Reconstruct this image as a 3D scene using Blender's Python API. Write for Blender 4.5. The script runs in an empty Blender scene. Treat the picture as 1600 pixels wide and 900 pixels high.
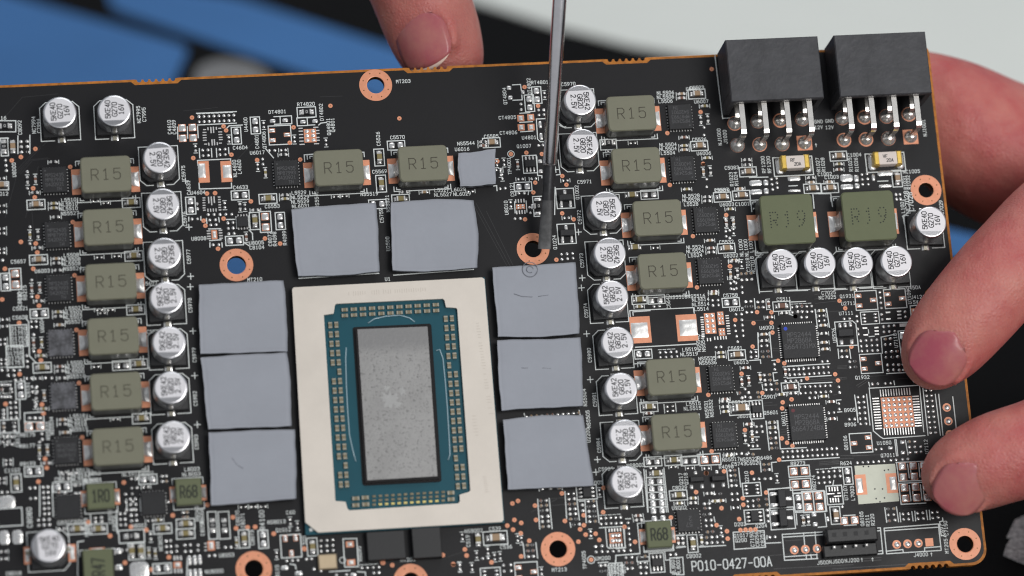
import bpy, bmesh, math, random
from mathutils import Vector, Matrix
from mathutils.geometry import tessellate_polygon
random.seed(7)
R_ = math.radians
SC = bpy.context.scene
COL = SC.collection
S = 0.001                                    # everything below is written in millimetres on the board

# ---------------------------------------------------------------- camera, light, exposure
FPX, DIST = 5500.0, 660.0                    # focal length in photo pixels, distance in mm
def _cam_axes():
    Z = Vector((680, 1375, 5500)).normalized()
    X = Vector((1, 0.052, 0)); X.z = -(X.x*Z.x + X.y*Z.y)/Z.z
    X.normalize(); Y = Z.cross(X)
    return Matrix((X, Y, Z)).transposed()    # camera <- board
RCB = _cam_axes(); RBC = RCB.transposed()
CAM = RBC @ Vector((0, 0, DIST))
TILT = R_(50)                                # the board is tipped up from the bench mat by this much
W = Matrix.Translation((0, 0, 0.06)) @ Matrix.Rotation(TILT, 4, 'X')   # board frame -> world (mat is level)

def P(u, v, h=0.0):
    """photo pixel -> point in the board frame at height h (mm)"""
    d = RBC @ Vector((u - 800, 450 - v, -FPX))
    t = (h - CAM.z)/d.z
    return CAM + d*t
def PL(u, v, n, c):
    """photo pixel -> point on the plane n.x = c of the board frame"""
    d = RBC @ Vector((u - 800, 450 - v, -FPX))
    return CAM + d*((c - n.dot(CAM))/n.dot(d))

cam = bpy.data.cameras.new('camera'); camo = bpy.data.objects.new('camera', cam); COL.objects.link(camo)
cam.sensor_width = 36; cam.lens = 36*FPX/1600
cam.clip_start = 0.01; cam.clip_end = 20
m = RBC.to_4x4(); m.translation = CAM*S
camo.matrix_world = W @ m
cam.dof.use_dof = True
cam.dof.focus_distance = ((RCB @ (P(980, 330, 1.5) - CAM)).z * -S)
cam.dof.aperture_fstop = 8.6
SC.camera = camo

world = bpy.data.worlds.new('World'); SC.world = world; world.use_nodes = True
world.node_tree.nodes['Background'].inputs[0].default_value = (0.80, 0.84, 0.90, 1)
world.node_tree.nodes['Background'].inputs[1].default_value = 0.42
def area(name, loc, target, size, power, col):
    l = bpy.data.lights.new(name, 'AREA'); l.shape = 'RECTANGLE'; l.size, l.size_y = size
    l.energy = power; l.color = col
    o = bpy.data.objects.new(name, l); COL.objects.link(o)
    d = (Vector(loc) - Vector(target)).normalized()
    q = d.to_track_quat('Z', 'Y').to_matrix().to_4x4(); q.translation = Vector(loc)*S
    o.matrix_world = W @ q
area('key_softbox', (400, -150, 900), (0, 0, 0), (0.55, 0.42), 5.7, (1.0, 0.985, 0.96))
area('rear_softbox', (180, 980, 700), (0, 0, 0), (0.60, 0.40), 3.0, (0.96, 0.98, 1.0))
SC.view_settings.view_transform = 'Standard'; SC.view_settings.look = 'None'
SC.view_settings.exposure = 0.0; SC.view_settings.gamma = 1
SC.render.engine = 'CYCLES'
SC.cycles.use_denoising = True
SC.cycles.max_bounces = 6
SC.cycles.filter_width = 1.15
SC.cycles.sample_clamp_indirect = 4.0

# ---------------------------------------------------------------- materials
MATS = {}
def srgb(r, g, b):
    f = lambda c: (c/255/12.92 if c/255 <= 0.04045 else ((c/255+0.055)/1.055)**2.4)
    return (f(r), f(g), f(b))
def mat(name, col, rough=0.5, metal=0.0, noise=0.0, nscale=200.0, bump=0.0, bscale=800.0, col2=None, spec=0.5, rvar=0.0, sss=0.0, coat=0.0):
    mm = bpy.data.materials.new(name); mm.use_nodes = True
    nt = mm.node_tree; b = nt.nodes['Principled BSDF']; N = nt.nodes.new; L = nt.links.new
    b.inputs['Base Color'].default_value = (*col, 1); b.inputs['Roughness'].default_value = rough
    b.inputs['Metallic'].default_value = metal; b.inputs['Specular IOR Level'].default_value = spec
    if coat: b.inputs['Coat Weight'].default_value = coat; b.inputs['Coat Roughness'].default_value = 0.15
    tc = N('ShaderNodeTexCoord')
    if noise or col2:
        n = N('ShaderNodeTexNoise'); n.inputs['Scale'].default_value = nscale; n.inputs['Detail'].default_value = 6
        n.inputs['Roughness'].default_value = 0.65
        L(tc.outputs['Object'], n.inputs['Vector'])
        mx = N('ShaderNodeMix'); mx.data_type = 'RGBA'
        c2 = col2 if col2 else tuple(c*(1-noise) for c in col)
        mx.inputs[6].default_value = (*col, 1); mx.inputs[7].default_value = (*c2, 1)
        rp = N('ShaderNodeMapRange'); rp.inputs[1].default_value = 0.35; rp.inputs[2].default_value = 0.65
        L(n.outputs['Fac'], rp.inputs[0]); L(rp.outputs[0], mx.inputs[0]); L(mx.outputs[2], b.inputs['Base Color'])
        if rvar:
            r2 = N('ShaderNodeMapRange'); r2.inputs[1].default_value = 0.3; r2.inputs[2].default_value = 0.7
            r2.inputs[3].default_value = rough - rvar; r2.inputs[4].default_value = rough + rvar
            L(n.outputs['Fac'], r2.inputs[0]); L(r2.outputs[0], b.inputs['Roughness'])
    if bump:
        n2 = N('ShaderNodeTexNoise'); n2.inputs['Scale'].default_value = bscale; n2.inputs['Detail'].default_value = 4
        L(tc.outputs['Object'], n2.inputs['Vector'])
        bp = N('ShaderNodeBump'); bp.inputs['Strength'].default_value = bump; bp.inputs['Distance'].default_value = 0.0002
        L(n2.outputs['Fac'], bp.inputs['Height']); L(bp.outputs[0], b.inputs['Normal'])
    if sss:
        b.inputs['Subsurface Weight'].default_value = sss
        b.inputs['Subsurface Radius'].default_value = (0.004, 0.0014, 0.0009)
        b.inputs['Subsurface Scale'].default_value = 1.0
    MATS[name] = mm
    return mm
mat('solder_mask', (0.0095, 0.0090, 0.0105), 0.45, noise=0.35, nscale=90, bump=0.05, bscale=2500, rvar=0.07, spec=0.28)
mat('trace_mask', (0.019, 0.0185, 0.020), 0.38, spec=0.5)
mat('laminate', srgb(196, 122, 44), 0.55, noise=0.45, nscale=700, spec=0.3)
mat('silk_white', srgb(228, 232, 230), 0.6, noise=0.12, nscale=2500, spec=0.2)
mat('silk_block', srgb(214, 216, 200), 0.6, noise=0.06, nscale=600, spec=0.2)
mat('copper', srgb(232, 156, 120), 0.42, 0.12, noise=0.14, nscale=900, bump=0.05, bscale=3000)
mat('plated_wall', srgb(120, 84, 50), 0.4, 0.6)
mat('solder', (0.90, 0.89, 0.87), 0.24, 0.78, noise=0.35, nscale=1100, bump=0.35, bscale=1300, rvar=0.12)
mat('solder_flat', (0.88, 0.87, 0.85), 0.34, 0.62, noise=0.3, nscale=700, bump=0.25, bscale=900, rvar=0.1)
mat('tin_terminal', (0.80, 0.79, 0.77), 0.34, 0.6, noise=0.25, nscale=1200)
mat('can_aluminium', (0.70, 0.70, 0.72), 0.33, 1.0, bump=0.05, bscale=2500)
mat('can_top', srgb(226, 224, 227), 0.42, 0.10, bump=0.04, bscale=4000)
mat('can_segment', (0.34, 0.34, 0.355), 0.36, 0.9, bump=0.15, bscale=5000)
mat('ink_dark', (0.028, 0.028, 0.032), 0.6)
mat('plastic_black', (0.012, 0.012, 0.013), 0.45, bump=0.08, bscale=2500)
mat('connector_plastic', (0.060, 0.060, 0.066), 0.52, noise=0.35, nscale=220, bump=0.7, bscale=900, spec=0.4)
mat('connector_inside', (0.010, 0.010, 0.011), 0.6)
mat('chip_epoxy', (0.016, 0.016, 0.018), 0.5, noise=0.25, nscale=900, bump=0.12, bscale=4000, spec=0.4)
mat('chip_epoxy_smeared', (0.022, 0.022, 0.024), 0.55, nscale=750, col2=(0.13, 0.13, 0.145), bump=0.15, bscale=2500)
mat('chip_print', (0.085, 0.085, 0.09), 0.6)
mat('solder_joint', (0.92, 0.90, 0.87), 0.20, 0.72, noise=0.15, nscale=500, bump=0.1, bscale=500)
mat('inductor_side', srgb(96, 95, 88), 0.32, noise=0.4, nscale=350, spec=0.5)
mat('paste_light', (0.40, 0.398, 0.39), 0.6, noise=0.15, nscale=900)
mat('package_terminal', srgb(156, 152, 138), 0.4, 0.5)
mat('inductor_grey', srgb(125, 124, 107), 0.62, noise=0.05, nscale=300, bump=0.05, bscale=3000, spec=0.25)
mat('inductor_green', srgb(105, 110, 84), 0.62, noise=0.06, nscale=300, bump=0.05, bscale=3000, spec=0.25)
mat('inductor_ink', srgb(66, 62, 50), 0.7)
mat('inductor_ink_bold', srgb(38, 42, 32), 0.7)
mat('ceramic_tan', srgb(160, 132, 102), 0.45, noise=0.12, nscale=900)
mat('ceramic_olive', srgb(138, 124, 78), 0.45, noise=0.12, nscale=900)
mat('ceramic_brown', srgb(122, 82, 66), 0.45, noise=0.12, nscale=900)
mat('resistor_black', (0.012, 0.012, 0.014), 0.35)
mat('fuse_gold', (0.88, 0.60, 0.14), 0.3, 0.75, noise=0.2, nscale=600)
mat('fuse_ceramic', srgb(226, 214, 206), 0.5)
mat('stiffener', srgb(219, 210, 199), 0.42, 0.15, noise=0.08, nscale=90, bump=0.05, bscale=1500)
mat('package_green', srgb(6, 76, 90), 0.45, noise=0.12, nscale=120, spec=0.3)
mat('package_edge', srgb(40, 140, 150), 0.4)
mat('die_edge', (0.012, 0.010, 0.010), 0.2, spec=0.4)
mat('bead_clear', srgb(150, 176, 186), 0.12, spec=0.7)
mat('package_cap', srgb(138, 128, 104), 0.42, 0.35, noise=0.45, nscale=1800)
mat('package_cap_gold', srgb(206, 190, 120), 0.4, 0.5)
mat('thermal_pad', srgb(158, 161, 169), 0.82, noise=0.06, nscale=110, bump=0.2, bscale=500, spec=0.2)
mat('thermal_pad_mark', srgb(118, 120, 128), 0.7)
mat('steel', (0.88, 0.85, 0.85), 0.12, 1.0, noise=0.08, nscale=300, bump=0.015, bscale=500)
mat('black_oxide', (0.060, 0.060, 0.064), 0.36, 0.5, noise=0.5, nscale=600, bump=0.1, bscale=900)
mat('handle_plastic', (0.02, 0.02, 0.022), 0.4)
mat('skin', srgb(200, 132, 120), 0.46, nscale=50, col2=srgb(180, 88, 88), bump=0.9, bscale=430, sss=0.35, spec=0.35)
mat('nail', srgb(188, 120, 112), 0.27, nscale=90, col2=srgb(172, 84, 98), sss=0.15, spec=0.35, bump=0.06, bscale=300)
mat('pin_metal', (0.86, 0.83, 0.79), 0.24, 0.9, noise=0.15, nscale=400)
mat('ground_tip', (0.15, 0.15, 0.152), 0.42, 0.6, noise=0.4, nscale=500, bump=0.15, bscale=900)
mat('faint_mark', srgb(196, 186, 174), 0.55)
mat('nail_edge', srgb(226, 200, 184), 0.45)
mat('mat_rubber', (0.0035, 0.0035, 0.004), 0.8, noise=0.3, nscale=500, bump=0.4, bscale=1600, spec=0.12)
mat('mat_blue', srgb(76, 128, 188), 0.7, noise=0.08, nscale=40, spec=0.2)
mat('mat_grey', srgb(150, 150, 150), 0.7, noise=0.35, nscale=900, bump=0.3, bscale=1500)
mat('paper', srgb(244, 247, 240), 0.75, noise=0.03, nscale=30)
mat('mat_letter', srgb(236, 236, 236), 0.8, nscale=1000, col2=srgb(150, 150, 152))
mat('blue_dot', srgb(24, 62, 190), 0.5)
mat('red_dot', srgb(96, 20, 34), 0.5)
mat('crystal_can', srgb(196, 176, 146), 0.38, 0.5, noise=0.1, nscale=400)

def die_material():
    mm = bpy.data.materials.new('die_residue'); mm.use_nodes = True; MATS['die_residue'] = mm
    nt = mm.node_tree; b = nt.nodes['Principled BSDF']; N = nt.nodes.new; L = nt.links.new
    tc = N('ShaderNodeTexCoord')
    n1 = N('ShaderNodeTexNoise'); n1.inputs['Scale'].default_value = 160; n1.inputs['Detail'].default_value = 8; n1.inputs['Roughness'].default_value = 0.7
    n2 = N('ShaderNodeTexNoise'); n2.inputs['Scale'].default_value = 1900; n2.inputs['Detail'].default_value = 5; n2.inputs['Roughness'].default_value = 0.7
    v = N('ShaderNodeTexVoronoi'); v.inputs['Scale'].default_value = 900
    for t in (n1, n2, v): L(tc.outputs['Object'], t.inputs['Vector'])
    r1 = N('ShaderNodeValToRGB'); e = r1.color_ramp.elements
    e[0].position = 0.34; e[0].color = (0.275, 0.27, 0.265, 1); e[1].position = 0.72; e[1].color = (0.335, 0.33, 0.325, 1)
    L(n1.outputs['Fac'], r1.inputs[0])
    r2 = N('ShaderNodeValToRGB'); e = r2.color_ramp.elements
    e[0].position = 0.33; e[0].color = (0.50, 0.50, 0.50, 1); e[1].position = 0.46; e[1].color = (1, 1, 1, 1)
    L(n2.outputs['Fac'], r2.inputs[0])
    mx = N('ShaderNodeMix'); mx.data_type = 'RGBA'; mx.blend_type = 'MULTIPLY'; mx.inputs[0].default_value = 1
    L(r1.outputs[0], mx.inputs[6]); L(r2.outputs[0], mx.inputs[7])
    # a smoother wiped band of paste at one end of the die, with a ragged border
    sp = N('ShaderNodeSeparateXYZ'); L(tc.outputs['Object'], sp.inputs[0])
    ad = N('ShaderNodeMath'); ad.operation = 'MULTIPLY_ADD'; ad.inputs[1].default_value = 0.006; L(n1.outputs['Fac'], ad.inputs[0]); L(sp.outputs[1], ad.inputs[2])
    mr = N('ShaderNodeMapRange'); mr.inputs[1].default_value = 0.0126; mr.inputs[2].default_value = 0.0144; L(ad.outputs[0], mr.inputs[0])
    m2 = N('ShaderNodeMix'); m2.data_type = 'RGBA'; m2.inputs[7].default_value = (0.225, 0.222, 0.222, 1)
    L(mr.outputs[0], m2.inputs[0]); L(mx.outputs[2], m2.inputs[6]); L(m2.outputs[2], b.inputs['Base Color'])
    b.inputs['Metallic'].default_value = 0.45; b.inputs['Roughness'].default_value = 0.42
    bp = N('ShaderNodeBump'); bp.inputs['Strength'].default_value = 0.3; bp.inputs['Distance'].default_value = 0.0001
    L(n2.outputs['Fac'], bp.inputs['Height']); L(bp.outputs[0], b.inputs['Normal'])
die_material()
def skin_lines():
    # fine cross-hatched skin grain and shallow wrinkles on top of the noise relief
    nt = MATS['skin'].node_tree; N = nt.nodes.new; L = nt.links.new; b = nt.nodes['Principled BSDF']
    tc = N('ShaderNodeTexCoord')
    v = N('ShaderNodeTexVoronoi'); v.feature = 'DISTANCE_TO_EDGE'; v.inputs['Scale'].default_value = 1300
    w = N('ShaderNodeTexWave'); w.inputs['Scale'].default_value = 55; w.inputs['Distortion'].default_value = 9; w.inputs['Detail'].default_value = 3
    for t in (v, w): L(tc.outputs['Object'], t.inputs['Vector'])
    old = b.inputs['Normal'].links[0].from_node
    b1 = N('ShaderNodeBump'); b1.inputs['Strength'].default_value = 0.5; b1.inputs['Distance'].default_value = 0.0003
    L(v.outputs['Distance'], b1.inputs['Height']); L(old.outputs[0], b1.inputs['Normal'])
    b2 = N('ShaderNodeBump'); b2.inputs['Strength'].default_value = 0.22; b2.inputs['Distance'].default_value = 0.0004
    L(w.outputs['Fac'], b2.inputs['Height']); L(b1.outputs[0], b2.inputs['Normal']); L(b2.outputs[0], b.inputs['Normal'])
skin_lines()

# ---------------------------------------------------------------- mesh helpers (mm)
class MB:
    def __init__(s): s.v, s.f, s.mi, s.ms, s.sm = [], [], [], [], []
    def slot(s, m):
        if m not in s.ms: s.ms.append(m)
        return s.ms.index(m)
    def add(s, vs, fs, m, smooth=False):
        o = len(s.v); k = s.slot(m)
        s.v += [tuple(v) for v in vs]
        for f in fs: s.f.append(tuple(i+o for i in f)); s.mi.append(k); s.sm.append(smooth)
    def box(s, cx, cy, z0, w, d, h, m, rot=0, bev=0.0, top=None):
        c, sn = math.cos(rot), math.sin(rot)
        def T(x, y, z): return (cx + x*c - y*sn, cy + x*sn + y*c, z)
        a, b = w/2, d/2
        if bev <= 0:
            vs = [T(x, y, z) for z in (z0, z0+h) for x, y in ((-a,-b),(a,-b),(a,b),(-a,b))]
            fs = [(0,1,5,4),(1,2,6,5),(2,3,7,6),(3,0,4,7),(4,5,6,7)]
        else:
            e = min(bev, a*.9, b*.9, h*.9)
            lay = [(z0, 0), (z0+h-e, 0), (z0+h, e)]
            vs = []
            for z, i in lay: vs += [T(x, y, z) for x, y in ((-a+i,-b+i),(a-i,-b+i),(a-i,b-i),(-a+i,b-i))]
            fs = []
            for l in (0, 4):
                for k in range(4): fs.append((l+k, l+(k+1)%4, l+4+(k+1)%4, l+4+k))
            fs.append((8,9,10,11))
        s.add(vs, fs, m)
    def prism(s, pts, z0, z1, m, bev=0.0, smooth=False, side=None):
        n = len(pts)
        if side:
            s.add([(x,y,z0) for x,y in pts] + [(x,y,z1-bev*1.2) for x,y in pts], [(k, (k+1)%n, n+(k+1)%n, n+k) for k in range(n)], side)
            z0 = z1-bev*1.2
        if bev:
            cx = sum(p[0] for p in pts)/n; cy = sum(p[1] for p in pts)/n
            ins = []
            for x, y in pts:
                d = math.hypot(x-cx, y-cy); k = (d-bev*1.2)/d
                ins.append((cx+(x-cx)*k, cy+(y-cy)*k))
            vs = [(x,y,z0) for x,y in pts] + [(x,y,z1-bev) for x,y in pts] + [(x,y,z1) for x,y in ins]
            fs = [(l+k, l+(k+1)%n, l+n+(k+1)%n, l+n+k) for l in (0, n) for k in range(n)] + [tuple(range(2*n, 3*n))]
        else:
            vs = [(x,y,z0) for x,y in pts] + [(x,y,z1) for x,y in pts]
            fs = [(k, (k+1)%n, n+(k+1)%n, n+k) for k in range(n)] + [tuple(range(n, 2*n))]
        s.add(vs, fs, m, smooth)
    def dome(s, cx, cy, z0, w, d, h, m, rot=0, n=8, sq=False):
        c, sn = math.cos(rot), math.sin(rot); vs = []
        for k, zz in ((1.0, 0), (0.82, .55), (0.42, .93)):
            for i in range(n):
                t = 2*math.pi*(i+.5)/n; x, y = math.cos(t), math.sin(t)
                if sq:
                    e = max(abs(x), abs(y)); e = 1/(e**0.9); x, y = x*e, y*e
                x, y = x*w/2*k, y*d/2*k
                vs.append((cx+x*c-y*sn, cy+x*sn+y*c, z0+h*zz))
        vs.append((cx, cy, z0+h))
        fs = [(l*n+i, l*n+(i+1)%n, (l+1)*n+(i+1)%n, (l+1)*n+i) for l in (0, 1) for i in range(n)]
        fs += [(2*n+i, 2*n+(i+1)%n, 3*n) for i in range(n)]
        s.add(vs, fs, m, True)
    def disc(s, cx, cy, z, r, m, n=20):
        s.add([(cx+r*math.cos(2*math.pi*i/n), cy+r*math.sin(2*math.pi*i/n), z) for i in range(n)], [tuple(range(n))], m)
    def ring(s, cx, cy, z, r0, r1, m, n=40):
        vs = [(cx+r*math.cos(2*math.pi*i/n), cy+r*math.sin(2*math.pi*i/n), z) for r in (r0, r1) for i in range(n)]
        s.add(vs, [(i, n+i, n+(i+1)%n, (i+1)%n)[::1] for i in range(n)], m)
    def lathe(s, prof, m, cx=0, cy=0, n=32, mats=None, smooth=True):
        vs = [(cx+r*math.cos(2*math.pi*i/n), cy+r*math.sin(2*math.pi*i/n), z) for r, z in prof for i in range(n)]
        for l in range(len(prof)-1):
            o = len(s.v); mm = mats[l] if mats else m; k = s.slot(mm)
            s.v += vs[l*n:(l+2)*n]
            for i in range(n):
                s.f.append((o+i, o+(i+1)%n, o+n+(i+1)%n, o+n+i)); s.mi.append(k); s.sm.append(smooth)
    def strip(s, pts, w, z, m):
        """flat polyline with square ends"""
        for (x0, y0), (x1, y1) in zip(pts, pts[1:]):
            d = math.hypot(x1-x0, y1-y0)
            if d < 1e-6: continue
            ux, uy = (x1-x0)/d, (y1-y0)/d; e = w*.42; px, py = -uy*w/2, ux*w/2
            zz = z + random.random()*0.012
            s.add([(x0-ux*e+px, y0-uy*e+py, zz), (x0-ux*e-px, y0-uy*e-py, zz), (x1+ux*e-px, y1+uy*e-py, zz), (x1+ux*e+px, y1+uy*e+py, zz)], [(0,1,2,3)], m)
    def tube(s, pts, rad, m, n=10, cap=True):
        pts = [Vector(p) for p in pts]
        if not isinstance(rad, (list, tuple)): rad = [rad]*len(pts)
        up = None; vs = []
        for i, p in enumerate(pts):
            t = (pts[min(i+1, len(pts)-1)] - pts[max(i-1, 0)]).normalized()
            if up is None: up = Vector((0,0,1)) if abs(t.z) < .9 else Vector((1,0,0))
            a = t.cross(up).normalized(); b = a.cross(t).normalized(); up = b
            for k in range(n):
                th = 2*math.pi*k/n; vs.append(p + (a*math.cos(th) + b*math.sin(th))*rad[i])
        fs = [(i*n+k, i*n+(k+1)%n, (i+1)*n+(k+1)%n, (i+1)*n+k) for i in range(len(pts)-1) for k in range(n)]
        if cap: fs += [tuple(range(n))[::-1], tuple(range((len(pts)-1)*n, len(pts)*n))]
        s.add(vs, fs, m, True)
    def mesh(s, name):
        me = bpy.data.meshes.new(name)
        me.from_pydata([(x*S, y*S, z*S) for x, y, z in s.v], [], s.f)
        for mn in s.ms: me.materials.append(MATS[mn])
        me.polygons.foreach_set('material_index', s.mi)
        me.polygons.foreach_set('use_smooth', s.sm)
        me.update()
        return me
def link(name, data, parent=None, loc=(0,0,0), rz=0.0):
    o = bpy.data.objects.new(name, data); COL.objects.link(o)
    if parent: o.parent = parent
    o.location = Vector(loc)*S; o.rotation_euler = (0, 0, rz)
    return o
def top(o, label=None, cat=None, group=None, kind=None):
    if label: o['label'] = label
    if cat: o['category'] = cat
    if group: o['group'] = group
    if kind: o['kind'] = kind
    o.matrix_world = W @ o.matrix_basis
    return o

# stroke lettering, on a 4 x 6 grid
_o = [(0,1),(0,5),(1,6),(3,6),(4,5),(4,1),(3,0),(1,0),(0,1)]
FONT = {
 '0':[_o], '1':[[(.8,4.8),(2,6),(2,0)],[(.8,0),(3.2,0)]], '2':[[(0,5),(1,6),(3,6),(4,5),(4,3.8),(0,0),(4,0)]],
 '3':[[(0,5),(1,6),(3,6),(4,5),(4,4),(3,3.2),(1.5,3.2)],[(3,3.2),(4,2.2),(4,1),(3,0),(1,0),(0,1)]],
 '4':[[(3,0),(3,6),(0,2),(4,2)]], '5':[[(4,6),(.4,6),(.2,3.3),(1.2,3.9),(3,3.9),(4,2.9),(4,1),(3,0),(1,0),(0,1)]],
 '6':[[(3.6,6),(2,5.6),(.5,4),(0,2),(0,1),(1,0),(3,0),(4,1),(4,2.4),(3,3.4),(1,3.4),(0,2.4)]], '7':[[(0,6),(4,6),(1.4,0)]],
 '8':[[(1,3.2),(0,4),(0,5),(1,6),(3,6),(4,5),(4,4),(3,3.2),(1,3.2),(0,2.2),(0,1),(1,0),(3,0),(4,1),(4,2.2),(3,3.2)]],
 '9':[[(.4,0),(2,.4),(3.5,2),(4,4),(4,5),(3,6),(1,6),(0,5),(0,3.6),(1,2.6),(3,2.6),(4,3.6)]],
 'A':[[(0,0),(2,6),(4,0)],[(.7,2),(3.3,2)]], 'B':[[(0,0),(0,6),(3,6),(4,5),(4,4),(3,3.2),(0,3.2)],[(3,3.2),(4,2.2),(4,1),(3,0),(0,0)]],
 'C':[[(4,5),(3,6),(1,6),(0,5),(0,1),(1,0),(3,0),(4,1)]], 'D':[[(0,0),(0,6),(2.6,6),(4,4.6),(4,1.4),(2.6,0),(0,0)]],
 'E':[[(4,6),(0,6),(0,0),(4,0)],[(0,3.1),(3,3.1)]], 'F':[[(4,6),(0,6),(0,0)],[(0,3.1),(3,3.1)]],
 'G':[[(4,5),(3,6),(1,6),(0,5),(0,1),(1,0),(3,0),(4,1),(4,2.8),(2.2,2.8)]], 'H':[[(0,0),(0,6)],[(4,0),(4,6)],[(0,3),(4,3)]],
 'J':[[(4,6),(4,1),(3,0),(1,0),(0,1)]], 'K':[[(0,0),(0,6)],[(4,6),(0,2.2)],[(1.4,3.4),(4,0)]], 'L':[[(0,6),(0,0),(4,0)]],
 'M':[[(0,0),(0,6),(2,3),(4,6),(4,0)]], 'N':[[(0,0),(0,6),(4,0),(4,6)]], 'P':[[(0,0),(0,6),(3,6),(4,5),(4,3.8),(3,2.8),(0,2.8)]],
 'Q':[_o,[(2.6,1.6),(4.2,-.4)]], 'R':[[(0,0),(0,6),(3,6),(4,5),(4,3.8),(3,2.8),(0,2.8)],[(2,2.8),(4,0)]],
 'S':[[(4,5),(3,6),(1,6),(0,5),(0,4),(1,3.2),(3,2.8),(4,2),(4,1),(3,0),(1,0),(0,1)]], 'T':[[(0,6),(4,6)],[(2,6),(2,0)]],
 'U':[[(0,6),(0,1),(1,0),(3,0),(4,1),(4,6)]], 'V':[[(0,6),(2,0),(4,6)]], 'X':[[(0,0),(4,6)],[(0,6),(4,0)]], 'I':[[(2,0),(2,6)]],
 '-':[[(.4,2.8),(3.6,2.8)]], '+':[[(0,3),(4,3)],[(2,1),(2,5)]], '.':[[(1.8,0),(2.2,.4)]], '^':[[(2,0),(2,6)],[(.4,4),(2,6),(3.6,4)]],
 '@':[[(4.2,5.2),(3,6.2),(1.2,6),(-.2,4.6),(-.4,3),(-.2,1.4),(1.2,0),(3,-.2),(4.4,1),(4.4,2.8),(2.6,2.9)]], ' ':[],
}
def text(mb, s, cx, cy, h, z, m, rot=0.0, w=None, asp=0.72, sp=1.45, dots=False):
    sx = h/6*asp*1.15; sy = h/6; adv = 4*sx*sp; w = w or h*0.15
    total = adv*(len(s)-1) + 4*sx
    c, sn = math.cos(rot), math.sin(rot)
    for i, ch in enumerate(s):
        for pl in FONT.get(ch, []):
            pts = []
            for x, y in pl:
                X = -total/2 + i*adv + x*sx; Y = (y-3)*sy
                pts.append((cx + X*c - Y*sn, cy + X*sn + Y*c))
            if dots:
                for (x0,y0),(x1,y1) in zip(pts, pts[1:]):
                    n = max(1, round(math.hypot(x1-x0, y1-y0)/(w*3.0)))
                    for k in range(n): mb.disc(x0+(x1-x0)*k/n, y0+(y1-y0)*k/n, z+random.random()*.004, w*.8, m, 8)
            else: mb.strip(pts, w, z, m)
def q2(u, v, h=0): p = P(u, v, h); return (p.x, p.y)

# ---------------------------------------------------------------- the bench mat under the board
NM = Vector((0, math.sin(TILT), math.cos(TILT)))
MC = NM.dot(Vector((0, -55, -24)))
def flat_on_mat(pts, up, name, m, parent=None, smooth_pts=True):
    q = [PL(u, v, NM, MC + up) for u, v in pts]
    lo = [p - NM*0.35 for p in q]
    mb = MB(); n = len(q)
    mb.add(q + lo, [tuple(range(n))] + [(i, n+i, n+(i+1) % n, (i+1) % n) for i in range(n)], m)
    return link(name, mb.mesh(name), parent)
def rounded(pts, r=0.22, n=5):
    out = []
    k = len(pts)
    for i in range(k):
        a, b, c = Vector(pts[i-1]), Vector(pts[i]), Vector(pts[(i+1) % k])
        p0 = b + (a-b)*r; p1 = b + (c-b)*r
        for j in range(n+1):
            t = j/n; out.append(tuple(p0*(1-t)**2 + b*2*t*(1-t) + p1*t*t))
    return out
mb = MB()
e = Vector((1, 0, 0)); f = NM.cross(e)
o0 = NM*MC
mb.add([o0 + e*x + f*y for x, y in ((-900, -600), (900, -600), (900, 900), (-900, 900))], [(0, 1, 2, 3)], 'mat_rubber')
mato = link('work_mat', mb.mesh('work_mat'))
mato['label'] = 'black rubber work mat with blue printed panels under the board'; mato['kind'] = 'structure'
flat_on_mat(rounded([(-260, -110), (20, -6), (296, 72), (262, 150), (190, 330), (-260, 260)], .12), .3, 'printed_panel', 'mat_blue', mato)
flat_on_mat(rounded([(160, -34), (176, 14), (470, 112), (700, 190), (690, 100), (600, 70), (370, -4)], .12), .3, 'printed_panel', 'mat_blue', mato)
flat_on_mat(rounded([(290, 330), (500, 390), (470, 500), (280, 470)], .15), .3, 'printed_panel', 'mat_blue', mato)
flat_on_mat(rounded([(1400, 338), (1548, 374), (1520, 408), (1400, 384)], .15), .3, 'printed_panel', 'mat_blue', mato)
flat_on_mat(rounded([(300, 108), (340, 92), (390, 96), (430, 120), (420, 190), (310, 190)], .4), .35, 'printed_spot', 'mat_grey', mato)
flat_on_mat([(1586, 812), (1606, 803), (1640, 795), (1650, 890), (1600, 880), (1591, 877), (1580, 872), (1568, 867), (1572, 852), (1580, 840), (1573, 839)], .3, 'printed_letter', 'mat_letter', mato)
top(mato)
pp = [(715, -8), (860, 38), (985, 70), (1100, 90), (1440, 150), (1900, 240), (2100, -500), (500, -500), (520, -70)]
q = [PL(u, v, NM, MC + 0.8) for u, v in pp]
mb = MB(); n = len(q); lo = [p - NM*0.6 for p in q]
mb.add(q + lo, [tuple(range(n))] + [(i, n+i, n+(i+1) % n, (i+1) % n) for i in range(n)], 'paper')
top(link('paper_sheet', mb.mesh('paper_sheet')), 'pale grey paper sheet on the mat behind the power connectors', 'paper')

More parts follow.
